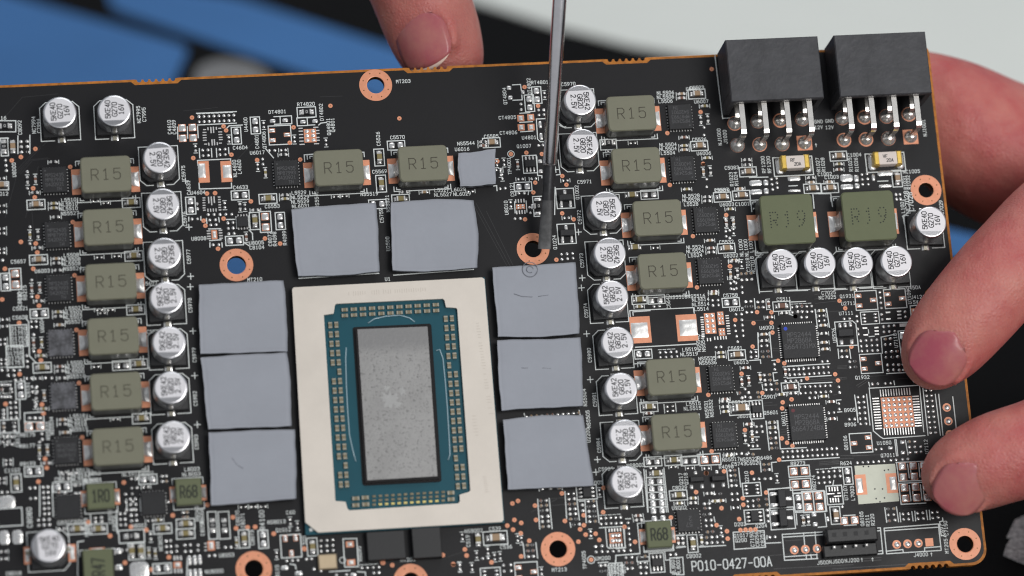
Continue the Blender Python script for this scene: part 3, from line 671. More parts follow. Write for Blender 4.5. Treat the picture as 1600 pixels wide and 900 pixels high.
DATA = '''
@0,100,7.5
t 16 40 632; l 0 665 185 665 185 795 0 795; k 55 730 h 0; t C8092 232 745 90; t NC7994 395 715 90; t C7994 455 725 90
l 350 835 350 1050; l 210 840 210 1050; l 0 870 100 870; i 60 620 260 390 680 350; i 500 960 640 820
@0,220,7.5
b 5 -30 100 175; k 45 70 v 0; c 150 70 v 0; R 245 10 325 130 2 3; d 415 95 245 190 138 230; t U8000 165 340 90
g 65 230 75 350 1 3; l 0 480 100 480 100 575 0 575; c 15 520 h 0; t 012 45 620; e 20 440 h; e 20 760 h 20 835 h
i 180 360 330 200 470 60; i 200 370 350 210 480 80; i 220 380 360 220 560 200; i 240 390 380 230 580 210; i 60 900 180 470 180 360
@0,340,7.5
d 245 285 58 600 390 600; e 20 130 h 20 185 h 20 370 h 20 415 h; p 65 755 v; P 180 720 v; t C5657 215 515; t U6003 495 625; g 30 500 30 500 1 1
t C8214 235 880 90; t R8215 290 880 90
@0,460,7.5
d 25 60 225 335; t C5621 240 165; t C5608 235 270; p 460 225 h; g 365 320 425 380 2 2; b 115 365 325 605
t D1750 220 400; t D1751 220 455; t D1752 225 515; t D1753 230 570; b 70 605 280 850; t D1754 165 630; t D1755 170 690; t D1756 185 745; t D1757 185 800
l 300 280 335 320 345 720 420 800; g 315 720 320 850 1 3; g 20 890 230 890 4 1; e 55 295 h 55 375 h 30 530 h 30 585 h 40 765 h 40 815 h; t U6004 490 360 90; t C8030 230 60 90
@0,580,7.5
d 230 35 65 385; p 240 225 v; g 95 50 165 50 2 1; g 180 105 245 105 2 1; R 20 215 130 245 2 2; g 15 160 120 160 4 1; g 15 300 120 300 4 1
g 120 370 190 545 2 4; g 375 185 435 240 2 2; t C8161 325 215 90; l 230 340 235 560; l 85 420 90 560; R 40 460 40 545 1 3; b -10 575 225 715; R 40 610 170 700 2 3
b 285 490 520 695; l 285 595 520 595; P 405 645 h 0; R 345 550 470 550 3 1; t R8175 320 745; t R8177 320 875; e 340 85 h 440 85 h; g 530 80 605 80 2 1
e 60 760 h 60 830 h; t NS5534 605 640 90; t NS5533 560 700 90; e 410 390 v; g 490 735 495 800 1 2; t C8176 205 800 90; e 110 770 h 110 860 h
@0,700,7.5
p 395 275 h; t R8193 325 185; co 190 410 v; t C1102 145 262; d 450 395; e 95 145 h 95 190 h; g 20 520 85 520 2 1; g 350 470 415 590 2 2; g 505 460 575 770 2 6
l 465 440 465 800; l 610 440 625 800; D 75 635 180 140; b -30 715 265 905; t C8080 345 815 90 7; t C8079 730 365; p 730 455 h; R 690 520 760 525 2 1; R 880 440 930 530 2 2
e 20 360 h 20 410 h; e 745 285 h; t L5512 1090 300; t NL8001 1080 380
@0,780,7.5
g 450 245 580 300 3 2; D 50 450 105 150; D 205 445 110 150; co 905 350 h; co 1150 350 h; d 1035 270; R 1115 220 1190 260 2 2; t U8001 760 275; t C8051 920 265
K 320 660 75 200; K 845 630 85 200; t C8018 160 870; e 40 615 h 40 700 h; e 720 345 h; l 1060 170 1070 400; l 910 1000 910 500 980 490; t NC8053 1010 330 90
@160,780,7.5
g 205 170 270 300 2 3; g 325 0 400 250 2 5; d 825 190 335 325 515 360 90 430 265 745 575 825 780 680; b 190 370 495 500; k 340 435 h 0; b 300 520 500 700
co 345 610 v 0; co 450 610 v 0; r 545 630 v 620 640 v 565 440 v; co 705 345 h; r 655 245 h; R 945 155 995 210 2 2; co 975 290 h; co 975 405 h; t NC8052 680 500 90
g 745 490 805 620 2 3; g 870 550 870 610 1 2; g 965 540 1035 610 2 2; g 1120 540 1120 600 1 2; D 430 830 200 180; p 700 810 h; K 880 770 90 70
D 1018 720 45 100; D 1080 715 45 100; D 1140 710 45 100; D 1025 880 45 100; D 1085 875 45 100; D 1145 870 45 100; t R8065 1110 170 90; t R8066 1165 200 90; t C8055 1170 340 90
t C8050 90 200 90; t C8056 140 280 90; l 165 130 175 400; t U8002 430 310; D 180 610 80 60; D 190 800 80 60; r 260 600 h
l 280 0 290 140; l 440 0 450 140; e 560 250 h; e 800 30 h; l 995 690 990 900; L 845 690 20 50; L 880 690 20 50; L 920 690 20 50; L 850 840 20 50; L 890 840 20 50; L 925 840 20 50
@260,160,7.5
d 300 178 670 280 700 328 315 652 762 613; g 382 168 790 150 8 1; g 385 228 792 212 8 1 0; l 352 128 820 108; l 365 265 820 243; t C4610 35 290 90; t C4609 90 290 90
P 188 360 v 0; P 310 355 v 0; l 130 290 135 430; l 245 285 250 420; l 365 280 373 415
L 522 325 14 75; L 552 322 14 75; L 535 470 14 75; L 563 468 14 75; L 487 310 14 35; L 585 305 14 35; L 497 490 14 35; L 597 485 14 35
L 447 320 35 12; L 447 353 45 12; L 447 385 45 12; L 449 415 45 12; L 450 445 45 12; L 460 490 35 12; L 625 305 35 12; L 630 347 45 12; L 632 377 45 12; L 635 410 45 12; L 637 437 45 12; L 632 478 35 12
p 820 390 v; t C4604 865 530; t U4400 930 260 90; l 710 300 735 275 890 265; e 732 435 v; p 1042 270 v; t C4801 1060 460 90; e 1140 265 v; t QT4806 1145 440 90; e 340 540 v
g 425 560 488 558 2 1; g 430 625 492 622 2 1; g 625 553 688 550 2 1; g 628 615 690 612 2 1; l 385 540 390 650; l 527 540 533 640; l 585 540 590 640; l 728 530 733 600
l 370 740 365 680 752 662 757 720; t NL4600 800 775 90; t L4600 855 755 90; t U6017 1065 588; t C5975 200 825 90; i 830 670 1010 480; i 200 100 600 60
@280,270,7.5
K 288 -10 128 260 265 -25 85 170; K 552 -15 125 255 562 -15 100 150; l 232 120 237 190 615 178 612 120; d 325 243 420 238 840 335 520 537 287 562 307 620 1005 770 1183 830 455 890
t C4633 718 170; p 715 262 h; t C4631 110 175 90; t U4604 220 232; p 135 385 v; g 210 362 215 423 1 2; L 345 320 14 80; L 378 330 14 105; L 410 315 14 80
L 290 295 32 13; L 290 322 32 13; L 290 352 32 13; L 292 383 32 13; L 292 412 32 13; L 295 440 32 13; L 468 285 32 13; L 470 315 32 13; L 472 345 32 13; L 475 376 32 13; L 475 406 32 13; L 478 436 32 13
L 337 440 12 38; L 368 439 12 38; L 400 438 12 38; L 432 437 12 38; e 533 380 v; g 340 490 615 487 5 1 0; g 150 543 215 541 2 1; l 112 520 112 565; l 253 512 255 555
g 358 555 425 552 2 1; g 370 612 433 609 2 1; l 318 535 325 595; l 463 525 470 575; r 712 400 v; e 770 400 v; r 893 440 h; co 1040 305 h; t C5553 1090 392; co 885 565 v; P 1010 575 v; p 1185 565 v
g 570 588 632 583 2 1; g 575 652 633 648 2 1; l 553 548 655 545; K 412 725 65 110; L 345 682 42 14; L 347 713 42 14; L 348 745 42 14; L 350 772 42 14; L 482 675 42 14; L 485 705 42 14; L 488 737 42 14; L 490 768 42 14
l 345 658 485 655; l 355 795 490 785; t U8008 230 770; g 398 845 465 843 2 1; l 360 820 360 870; l 500 820 505 870; p 648 795 h; g 580 715 645 712 2 1; r 785 755 v; t U8005 905 820; t C8104 910 875; l 755 815 820 855; l 820 670 858 710 862 785
t C8072 1063 775 90; t R4098 1120 775 90; t C5976 65 540 90; t R4099 1236 765 90; i 900 430 1100 330; i 700 900 800 800
L 690 500 12 20; L 725 498 12 20; L 757 496 12 20; L 790 494 12 20; L 697 655 14 26; L 730 653 14 26; L 765 651 14 26; L 797 649 14 26; l 665 515 675 650; l 808 505 818 640
@380,150,7.5
t RT4820 735 95; k 742 190 h; t DT4801 400 185; D 345 293 65 45; D 492 285 65 45; l 360 243 565 232 570 325 365 332; l 432 240 435 328; b 628 258 755 345
D 700 303 60 45; D 842 295 60 45; l 755 255 835 250; l 755 343 840 338; t DT4802 915 190 90; s 430 458 0; d 590 367 545 548 668 745 163 750; e 600 510 v; K 785 465 145 165 dots
L 672 380 50 13; L 675 413 50 13; L 678 453 50 13; L 680 490 50 13; L 682 530 50 13; L 690 568 60 13; L 850 368 60 13; L 872 405 40 13; L 874 440 40 13; L 874 487 40 13; L 876 520 40 13; L 860 560 60 13
t QQ4801 1000 360 90; t Q4801 1050 340 90; e 970 545 v; g 305 640 370 638 2 1; e 470 635 h; r 470 690 h; l 265 620 355 725; g 228 740 232 800 1 2; l 885 340 910 318 970 310; l 720 770 715 690 830 680; d 1022 115
r 260 900 v; e 170 830 v; i 900 10 1160 0; d 1300 1080
@760,120,7.5
l 305 95 400 90 410 165; l 415 215 420 270 310 275; D 265 130 50 50; D 280 245 50 50; D 428 180 40 45; t QT4804 215 225 90; d 447 120 605 340; t DT4802 500 115 90; t RT4801 625 65
p 590 215 v; p 505 310 v; e 680 215 v; g 405 320 408 385 1 2; K 402 485 82 80; K 520 475 82 80; K 408 593 82 80; K 525 590 82 80; l 390 428 510 420; l 390 535 540 525; l 400 645 545 635
g 612 390 672 388 2 1; g 617 448 675 443 2 1; t CT4805 245 477; t CT4806 258 655; l 690 490 585 495 600 730 630 760 670 760; D 630 560 40 80; D 642 700 40 80; t U4801 500 712; t Q1007 440 812; g 612 805 665 800 2 1
t C5970 960 85; l 860 570 900 590 930 585
@760,230,7.5
o 288 80 44; d 288 80 468 65 650 80 128 165 572 415 550 530 890 338 938 440 888 775 1023 845 453 845; t TP4001 268 220 90; x 510 200 165 215 1; D 630 165 50 45; D 637 283 50 45; e 400 375 h 555 370 h
p 430 463 h; t C8121 300 495 90; g 380 540 445 538 2 1; l 345 565 345 515 495 508 490 555; t U8010 232 710 90; e 285 670 v; K 400 697 105 58 dots; L 343 632 14 45; L 375 630 14 45; L 407 628 14 45; L 440 626 14 45
L 355 765 14 45; L 387 763 14 45; L 418 761 14 45; L 450 759 14 45; l 330 640 337 770; l 465 630 475 760; g 505 705 515 770 1 2; b 540 580 700 805; D 600 612 80 40; D 605 775 80 40; k 610 693 h 0
g 335 838 398 835 2 1; S 925 600 90; t Q1002 1062 530 90; e 925 390 h 940 828 h; t C5971 1150 405; t C5972 1090 820 90; e 185 345 v; e 205 180 v; r 365 205 v; l 590 110 600 330 650 335 650 360; l 840 150 865 320 820 325
e 140 265 h; l 85 455 120 450 125 510; g 160 487 220 480 2 1; l 805 470 800 790
@760,240,3.75
S 470 470 90; t Q1024 400 520 90; g 440 590 505 585 3 1; g 443 620 508 613 3 1; d 410 622; e 830 150 h
@920,120,7.5
k 230 775 h 0; e 515 775 h; b 130 740 330 850; e 250 870 h
@960,420,7.5
co 290 365 h 0; p 485 370 h 0; b 200 320 385 410; b 390 315 595 405; r 290 445 h; g 465 440 528 436 2 1; t C5640 630 385 90; t NS5518NS5516 855 325; t NL5514 1010 360; t NL5514 1010 415; t L5514 1020 470
l 185 560 180 490 925 455 935 520; l 220 545 215 505 420 490; K 305 715 245 320 295 720 200 180; K 850 690 245 320 865 690 210 190; K 1122 640 130 250 dots
L 1025 570 35 14; L 1026 598 35 14; L 1028 626 35 14; L 1030 654 35 14; L 1032 682 35 14; L 1034 710 35 14; L 1036 738 35 14; L 1038 766 35 14; L 1040 794 35 14; t NS5540 985 870 90; t NS5541 1040 870 90
@960,540,7.5
p 338 100 h; g 535 82 727 72 4 1; g 540 140 735 128 4 1 0; t L5519 880 45; t NL5519 875 100; t NS5535 1085 150; t NS5536 1095 200; co 405 720 h; r 400 795 h; g 618 715 683 708 2 1; g 622 770 685 762 2 1; l 580 690 590 790; l 715 680 725 775
t L5515 925 680; t NL5515 915 735; t NS5531 1080 745 90; t NS5532 1135 735 90; l 245 20 960 -20; l 215 215 370 205
@1080,220,7.5
c 665 365 h; r 650 225 h 655 285 h; t C5083 475 315; t R1023 470 450 90; t R1024 525 445 90; D 755 495 145 70; D 760 600 140 60; D 875 490 55 70; D 880 590 55 70; g 940 450 955 570 1 3; g 1000 440 1010 550 1 3
c 588 640 h; r 570 565 h; t C5587 355 575; t C1001 600 740; t RF1200 845 280 90; t RF1200 910 280 90; l 680 430 900 425; l 690 640 710 830; l 735 790 730 800; d 140 270
@1230,220,7.5
c 600 180 h; t C1004 785 165; r 605 275 h 605 340 h; t R1027 360 280 90; t R1028 420 280 90; t C1002 440 390; t C1003 520 425; t R1025 740 280 90; t R1026 810 280 90; r 275 435 h 280 490 h; c 295 560 h; c 500 555 h; r 490 485 h
D 80 440 145 60; D 85 585 145 30; D 695 435 145 90; D 700 540 145 60; D 810 440 55 80; D 820 530 55 60; g 875 395 885 510 1 3; g 935 385 950 510 1 3; D 1010 430 40 80; D 1150 380 180 60; D 1150 530 150 40
l 320 620 510 620 530 770; l 300 620 315 790; l 1060 475 1180 470; l 20 530 120 525
@1380,260,10
c 215 190 v; t R1031 340 250 90; t R1032 395 250 90; t NC1005 440 80; t C7028 430 550 90 7; t NC7028 375 560 90 7; g 200 440 270 510 2 2; t L1001 300 620 90; t C7029 910 640 90; l 300 780 330 760 440 775; l 330 900 310 790
@1080,330,7.5
r 405 130 v 488 140 v; g 405 235 410 295 1 2; e 495 235 v; t NL1000 583 430 90; t NL1000 643 430 90; t L1000 700 400 90; t NC7018 720 630 90; t C7018 665 630 90
r 495 590 h 485 780 h; R 585 735 710 800 3 2; g 460 845 525 840 2 1; l 855 535 770 540 745 580 800 960; l 745 340 760 490 900 480; e 590 620 v; d 452 645
@1100,440,7.5
g 310 20 380 80 2 2; g 445 65 450 130 1 2; r 110 145 h; g 100 220 165 218 2 1; g 105 280 170 275 2 1; p 315 245 h; t C5758 310 160; t U6015 380 325; R 490 235 555 290 2 2; g 500 360 560 358 2 1; R 630 240 695 300 2 2; r 755 265 v
cb 910 290 h; t C5511 935 205; g 1030 300 1030 360 1 2; R 1090 290 1150 350 2 2; d 622 358 790 360 365 450 580 487 790 483 802 597 570 762 1070 408; r 765 420 h; t U6000 735 540; r 700 620 h 700 695 h; g 672 755 738 750 2 1; R 685 820 755 880 2 2
g 550 825 552 885 1 2; e 610 850 v; g 375 385 440 382 2 1; g 360 515 395 705 1 4 0; g 445 450 460 635 1 4 0; K 195 430 75 160 dots; K 210 590 75 90 dots; L 270 400 40 13; L 273 430 40 13; L 276 460 40 13; L 279 490 40 13; L 282 520 40 13; L 285 550 40 13; L 288 580 40 13; L 291 610 40 13
L 125 665 14 40; L 160 663 14 40; L 195 661 14 40; L 228 659 14 40; L 258 657 14 40; L 40 680 14 40; L 75 680 14 40; r 195 835 h 200 885 h; g 140 770 200 765 2 1; c 385 860 h; t C5691 365 780; r 935 370 h; g 1140 420 1200 418 2 1
l 590 200 600 320; l 725 210 735 330; l 1000 240 1190 232; l 1000 350 1010 385 1040 395; l 630 600 640 890; l 770 590 795 890; i 480 460 800 450; i 800 780 900 790; i 810 810 900 815
@1100,550,7.5
t U6013 435 120; d 683 480 868 103 940 133 922 590 1027 555 915 660; R 705 270 775 330 2 2; R 720 385 790 440 2 2; r 655 300 v; R 415 480 630 475 3 1; R 445 540 640 530 3 1; r 240 580 h 245 645 h 255 700 h
C 430 660 h; t C5747 410 590; x 615 675 155 220 1; t Q5601 785 710; t C5901 755 525; t J6010 470 750; g 825 145 830 205 1 2; g 995 205 1165 200 4 1; g 1005 265 1170 260 4 1 0; g 955 343 1140 338 4 1 0; cb 1010 415 h
R 850 370 855 440 1 2; r 905 500 h 1040 485 h; t U6011 930 780 90; g 610 875 675 870 2 1; r 795 830 h 800 885 h; r 950 235 v; l 855 240 808 245 820 340 865 330; l 535 100 660 92 665 135; l 795 100 840 95; i 700 600 800 590; i 700 630 860 620
l 385 470 395 500; l 680 380 690 440; l 545 760 575 860
@1100,650,7.5
r 795 78 h 800 140 h; g 775 197 838 192 2 1; R 780 262 850 375 2 3; g 615 125 672 122 2 1; g 617 190 685 185 2 1; g 565 285 625 350 2 2; r 555 155 v; r 295 450 h; g 378 445 440 440 2 1; R 500 450 575 450 2 1
t NS5517 315 508; t NS5522 525 505; t R6486 710 490; t C5743C6G20 495 555; d 912 262 973 313 1037 350 880 512 562 665 235 648 28 670; t R4096 260 595; R 305 640 375 815 2 4; t Q210 500 715 90; R 700 570 765 630 2 2
g 585 740 645 738 2 1; R 715 737 780 735 2 1; e 855 730 v; g 920 420 1150 410 5 1 0; g 925 485 1155 475 5 1 0; t R8273 1100 555; l 725 60 765 400; l 865 55 895 385 1200 370; l 540 245 645 245; l 545 390 660 385; l 265 620 290 840; l 405 610 430 830; l 800 650 790 545 850 540
l 660 550 670 655; i 900 160 990 150; i 900 190 990 185; i 900 220 1000 215
@1000,680,7.5
p 150 310 h; co 390 295 h; p 580 300 h; P 820 285 h; g 125 385 185 382 2 1; co 185 450 h 0; p 182 540 h 0; p 190 630 h 0; p 197 715 h 0; p 205 800 h 0; p 210 885 h 0; l 45 400 90 900; l 280 385 330 900; l 70 410 95 900; l 265 405 310 900
l 85 497 275 490; l 95 585 285 577; l 100 672 292 665; l 105 757 300 750; l 115 845 310 838; t C8029 465 615; co 450 705 h; t Q217 480 510 90; t Q218 540 510 90; d 775 445 657 667 955 855; r 810 685 h; R 870 690 940 685 2 1; R 755 805 815 855 2 2
r 875 775 h 945 770 h; g 1075 690 1145 755 2 2; r 620 740 h 620 795 h 460 800 h; t U9002 460 850; e 390 370 h 585 385 h 780 390 h; D 650 440 40 45; D 900 430 40 45; D 605 605 40 55; D 728 597 40 55; D 855 590 40 55; D 977 580 40 55
e 1120 850 h
@960,780,7.5
p 520 230 h 0; d 662 215 242 500 118 325; r 275 195 h 285 245 h; g 15 215 72 215 2 1; g 18 285 75 278 2 1; g 160 275 190 600 1 6 0; K 40 450 85 120 dots; g 50 605 110 600 2 1; g 135 685 205 680 2 1; R 290 675 360 670 2 1
R 140 745 205 745 2 1; e 330 745 h; g 150 815 210 810 2 1; R 305 800 375 800 2 1; g 310 870 370 868 2 1; x 500 745 165 225 1; g 655 650 718 648 2 1; l 650 690 800 680 815 885 730 885 725 865 660 860 650 690; t FL8001 690 780 90; t ML8001 750 785 90
co 915 520 v; t C8002 930 665; r 745 490 v 800 490 v 1020 480 v; g 1075 450 1145 445 2 1; g 1080 515 1145 510 2 1; R 1050 180 1120 175 2 1; g 1070 248 1135 245 2 1; g 1075 315 1140 310 2 1; R 1090 385 1150 380 2 1
l 300 640 290 500 270 285 380 275; l 345 555 350 608 685 585 680 555; l 20 660 300 635; l 590 610 600 715 650 710; l 10 760 20 660; t C8255 40 790; t R8258 45 850; l 105 350 130 570 20 580; l 130 230 190 228; l 1000 560 1180 548; l 715 425 830 415; l 725 570 835 558
@1160,700,7.5
g 470 45 1105 5 12 1 0; g 477 108 1110 75 12 1 0; l 460 152 1135 112; P 665 272 h; P 680 425 h; t R8274 838 405 90; g 882 285 1140 268 5 1; g 890 348 1145 332 5 1 0; g 897 412 1025 402 3 1; x 110 485 215 155 0; d 278 522 5 590 10 665
S 455 600 0 1.1; S 468 825 0 1.1; p 660 635 v; P 770 630 v; P 900 625 v; b 978 448 1185 655; L 1018 485 14 50; L 1050 483 14 50; L 1082 481 14 50; L 1114 479 14 50; L 1032 615 14 50; L 1062 613 14 50; L 1093 611 14 50; L 1125 609 14 50; L 1035 537 90 12; L 1115 565 90 12; L 1130 530 40 12
c 1090 790 v; x 140 805 230 165 1; g 60 625 125 620 2 1; g 65 685 128 680 2 1; R 185 605 195 680 1 2; R 280 600 305 860 1 5; r 710 850 v 770 840 v; l 310 490 575 460; l 600 530 590 560; l 605 530 965 505 985 740 620 755; D 840 780 55 50; D 855 895 55 50; l 630 770 640 900; D 1000 835 40 55; D 1180 840 40 55
g 1170 690 1175 690 1 1; l 955 520 990 740; i 900 165 1130 145; i 900 185 1130 165; i 900 200 1130 180
@1060,800,9
d 855 100 873 255 945 250 1015 248 1083 245 683 270 693 375 537 185; t D202 870 172; t Q204 1165 195; t Q1017 880 330; t Q200 880 398; t C7150 1035 385 90; t C8256 1105 385 90; t C8257 1180 375 90; l 770 285 1205 262 1225 495 785 525 770 285
t P010-0427-00A 750 728 0 14.5 .61; g 385 120 460 118 2 1; g 390 195 465 190 2 1; g 465 355 620 345 3 1; g 470 435 625 425 3 1; R 395 360 400 440 1 2; l 290 490 665 470; l 500 70 515 140; e 600 260 v; g 1285 355 1360 350 2 1; l 1245 330 1245 380; l 1230 440 1440 430
@1200,800,9
l 200 315 232 680 700 655; l 200 315 760 282; l 205 355 770 320; l 235 630 690 600; l 500 295 515 460; l 660 280 675 450; h 370 535; h 525 525; h 690 515; t J500 770 710; t NJ500 960 695; t NJ200 1180 680; t ^ 1320 672; t ^ 1470 668; r 495 120 v; e 565 120 v
l 540 650 535 600; l 610 645 600 600; l 690 650 685 590; l 705 215 825 205 800 20; i 240 405 480 390; i 80 800 1200 740; P 1145 120 h 0; l 1060 52 1225 42; l 1070 190 1240 180
@1300,800,9
l 640 225 680 222 715 585 0 640; l 640 265 680 262; l 660 550 700 545; i 0 800 1060 735; i 440 690 690 675; i 440 655 690 640
@1320,760,7.5
l 460 490 1095 440 1130 750 490 790 460 490; l 470 520 1095 478; l 485 760 680 740 685 775; l 935 755 935 720 1125 705; h 608 680; h 735 673; h 862 665; t J4000 890 800; t ^ 1015 798; t MT205 1190 700 90; t Q8105 200 380 90; t R211 265 400 90; t R220 325 390 90
K 990 655 95 95 992 652 1 1; R 505 265 575 262 2 1; g 510 335 575 330 2 1; R 520 405 590 395 2 1; g 683 325 747 322 2 1; g 690 388 750 385 2 1; g 852 315 915 310 2 1; g 860 380 922 375 2 1; g 1025 305 1085 300 2 1; g 1030 370 1095 362 2 1
l 468 250 490 420; l 605 240 630 415; l 645 310 655 415; l 785 295 800 405; l 820 290 830 405; l 955 280 970 390; l 990 280 1000 390; l 1120 450 1110 415 1150 405 1145 370; l 1130 570 1185 590; t C697 1140 510 90; t C7150 1185 490 90; l 1105 440 1130 580
i 700 240 960 225; i 700 265 960 250; i 690 280 960 265
@1230,430,7.5
t C7025 485 205; t NC7025 470 260; d 612 300 680 388 95 483 752 838; t Q1931 700 245; t U2711 715 330; t U7111 690 445; s 925 295 0; g 1085 200 1105 385 1 4 0; x 970 500 220 150 0; g 815 480 820 540 1 2; D 618 590 40 55; D 680 585 40 55; D 740 578 40 55; D 638 785 45 60; D 758 778 45 60
l 555 550 765 535 805 570 830 820 590 830 555 550; t U5526 550 705 90; g 668 512 732 508 2 1; r 395 418 h; e 400 475 h; g 372 535 435 530 2 1; r 415 590 h 425 685 h 430 790 h 440 868 h; g 55 375 285 360 5 1; g 58 435 290 425 5 1 0; g 168 495 230 490 2 1
l 325 400 355 620; l 460 390 495 610; g 828 630 835 690 1 2; L 910 620 55 18; L 920 700 55 18; L 1045 615 50 18; L 1048 655 50 18; L 1050 692 50 18; g 862 770 1052 758 4 1 0; g 868 832 1057 822 4 1 0; g 875 890 1062 882 4 1 0; g 1105 460 1115 520 1 2; g 1130 605 1135 665 1 2
l 0 185 240 178; l 390 162 685 155; l 820 145 1120 130; l 950 640 955 680; l 960 720 1020 715; l 825 750 840 900; i 320 230 600 180; i 320 280 600 240; i 330 330 600 300; i 480 430 600 420
@1230,540,7.5
g 410 187 472 183 2 1; g 20 280 480 250 9 1 0; g 30 345 487 318 9 1 0; l 0 242 500 212; l 0 382 515 350; d 562 335 232 385 595 408 50 630; g 40 415 165 410 3 1; g 150 485 505 470 7 1 0; g 155 560 512 540 7 1 0; l 130 450 525 430; g 262 615 325 612 2 1; r 425 597 h 515 660 h; g 487 790 548 785 2 1; r 525 860 h
g 607 485 615 550 1 2; g 605 680 610 745 1 2; t B905 735 755; R 635 65 700 130 2 2; g 732 190 738 255 1 2; R 790 185 800 250 1 2; s 985 210 0; t Q1932 880 372; g 830 605 895 600 2 1; g 838 668 900 663 2 1; g 845 730 905 725 2 1; g 850 795 912 790 2 1; g 728 865 918 855 4 1 0
l 790 580 830 900; l 930 570 965 890; l 595 40 605 150; l 585 5 720 0; l 730 40 745 150; l 575 640 630 635; l 590 780 640 775; i 240 400 700 370; i 240 420 700 390; i 590 240 700 235; i 590 255 700 250; i 590 270 700 265; i 540 580 580 575; i 550 440 640 380
@1330,440,7.5
s 515 200 0; g 335 125 355 310 1 4 0; t Q450A 730 70; t J4121 780 180; t 5V 755 240; t ^ 840 235; t U7109 680 180 90; K 745 355 80 85; l 850 270 690 285 710 480; g 360 385 365 445 1 2; L 430 362 55 18; L 435 438 55 18; L 560 350 50 18; L 563 388 50 18; L 567 430 50 18
g 630 355 637 415 1 2; g 378 527 505 518 3 1; g 385 592 512 583 3 1; g 400 740 462 737 2 1; R 400 675 460 670 2 1; g 408 830 408 890 1 2; R 475 820 545 880 2 2; D 615 635 90 85; D 625 820 90 85; l 680 570 548 580 590 890 650 885; l 350 490 690 475; l 355 650 500 620; l 350 650 365 840; t U7118 520 690 90; L 610 510 90 40
@1330,560,7.5
g 428 78 495 75 2 1; g 433 140 497 135 2 1; R 560 75 620 135 2 2; g 248 302 312 298 2 1; g 400 295 463 292 2 1; l 210 350 800 315 850 860; l 210 345 260 850 330 910; h 1120 575; h 1138 735; h 1155 890; g 875 375 990 870 2 9 0; l 840 350 900 900; l 985 420 1045 900; l 1025 420 1075 900; l 1190 450 1240 900
l 40 430 75 670; l 180 420 220 780; g 80 455 145 450 2 1; g 90 518 150 513 2 1; g 95 580 157 575 2 1; g 100 643 163 638 2 1; g 110 770 175 765 2 1; K 545 630 375 370 dots; l 415 178 655 165; l 205 280 215 325; l 500 265 508 310; g 735 210 738 270 1 2; i 220 210 480 195; i 550 240 660 235; i 60 320 190 240; i 80 340 200 260
@1300,660,7.5
g 335 20 400 15 2 1; s 340 240 180; t Q8106 160 240 90; t U1050 610 240; t Q7011 655 385; g 515 318 578 312 2 1; g 298 475 610 455 6 1 0; g 690 445 752 440 2 1; g 828 435 890 430 2 1; b 735 205 772 390; p 185 625 v; t R624 165 478; P 830 578 v 0; P 957 570 v 0; P 855 828 v 0; P 985 820 v 0; P 1082 565 v 0; P 1112 815 v 0
t U7107 160 825 90; t L7003 240 830 90; g 25 570 90 565 2 1; g 32 632 97 630 2 1; R 905 228 970 225 2 1; g 908 290 970 287 2 1; R 915 355 985 350 2 1; g 1040 285 1045 345 1 2; t U7112 1105 285 90; D 825 232 50 45; D 832 355 50 45; t B906 215 25; D 685 300 55 40
l 750 470 1090 455; l 755 470 785 690 1090 680; l 780 715 1090 700; l 780 715 810 960 1100 945; l 885 490 905 650; l 915 490 930 645; l 1015 480 1030 640; l 1045 480 1058 635; l 905 740 925 920; l 940 740 955 915; l 1035 730 1055 910; l 1065 730 1080 905; l 860 210 890 380; l 560 165 600 190 1090 155
l 0 530 110 525; l 0 740 110 735 130 900; l 20 680 10 740; i 100 390 560 380; i 0 430 250 420; i 0 460 100 455; i 0 490 100 485; i 240 395 500 380
K 340 730 130 240 322 740 78 165; K 700 712 130 235 718 715 82 155
@320,780,7.5
b 30 150 150 465; chip 0; k 90 308 v 0; k 228 308 v 0; b 155 150 300 460; d 328 212 367 340 502 330 590 325 808 405 1165 580 30 65; t C8070 385 220 90; t C8071 445 250 90; t R4100 670 245 90 7; co 460 465 v; p 685 470 v; t NS8013 840 265; t C60 1005 155; e 1000 265 v; t Q1012 920 360; s 1010 550 -90
K 75 545 80 110; g 240 565 305 562 2 1; t U8003 255 655; t NU8000 110 845; e 840 650 v; g 960 725 1090 715 3 1; e 1085 310 v; t C8073 555 450 90; r 372 510 v; D 935 805 80 50; D 1100 870 80 50; l 1000 760 1060 770 1070 820; t C8110 850 860 90; L 150 510 40 14; L 152 540 40 14; L 155 570 40 14; L 10 520 30 14; L 10 560 30 14; L 10 600 30 14; g 50 665 115 660 2 1; e 570 85 h; e 450 90 h; e 680 85 h
@440,780,7.5
co 360 560 v; d 268 583; g 460 485 600 475 3 1; g 458 550 600 540 3 1; g 462 610 605 600 3 1; K 800 528 90 70; K 815 742 95 70; l 720 465 880 460 900 790 740 795 720 465; o 715 715 38; g 940 805 1140 795 4 1; g 1080 865 1140 860 2 1; t R8090 915 640 90; t Y500 265 500 90
l 560 850 800 835; l 890 850 980 855 985 900; g 290 705 350 700 2 1; g 380 820 460 840 2 1; D 840 885 70 40; g 640 890 760 885 2 1; d 1185 745
@560,780,7.5
d 290 745 397 773 1112 760 990 655; t MT201 580 708; e 1185 790 v
@700,780,7.5
C 555 455 h; t C539 550 345; t C536 680 558; t NS8002 300 370; co 348 475 v 0; e 165 440 v; t C519 235 490 90; d 755 50 820 20 1020 75 778 243 858 278 1032 243 695 310 763 357 852 400 952 487 198 588 218 660 858 670 510 740 62 765
g 405 695 468 690 2 1; e 140 800 v 280 800 v; x 500 890 230 170 0; g 650 775 735 770 2 1; g 657 845 740 840 2 1; s 920 855 0; R 930 540 1000 670 2 3; e 465 610 v 545 680 v 610 670 v; e 335 660 v; l 1030 510 1050 690; l 880 520 900 690; e 815 460 v 860 480 v; e 1095 850 v
@820,750,7.5
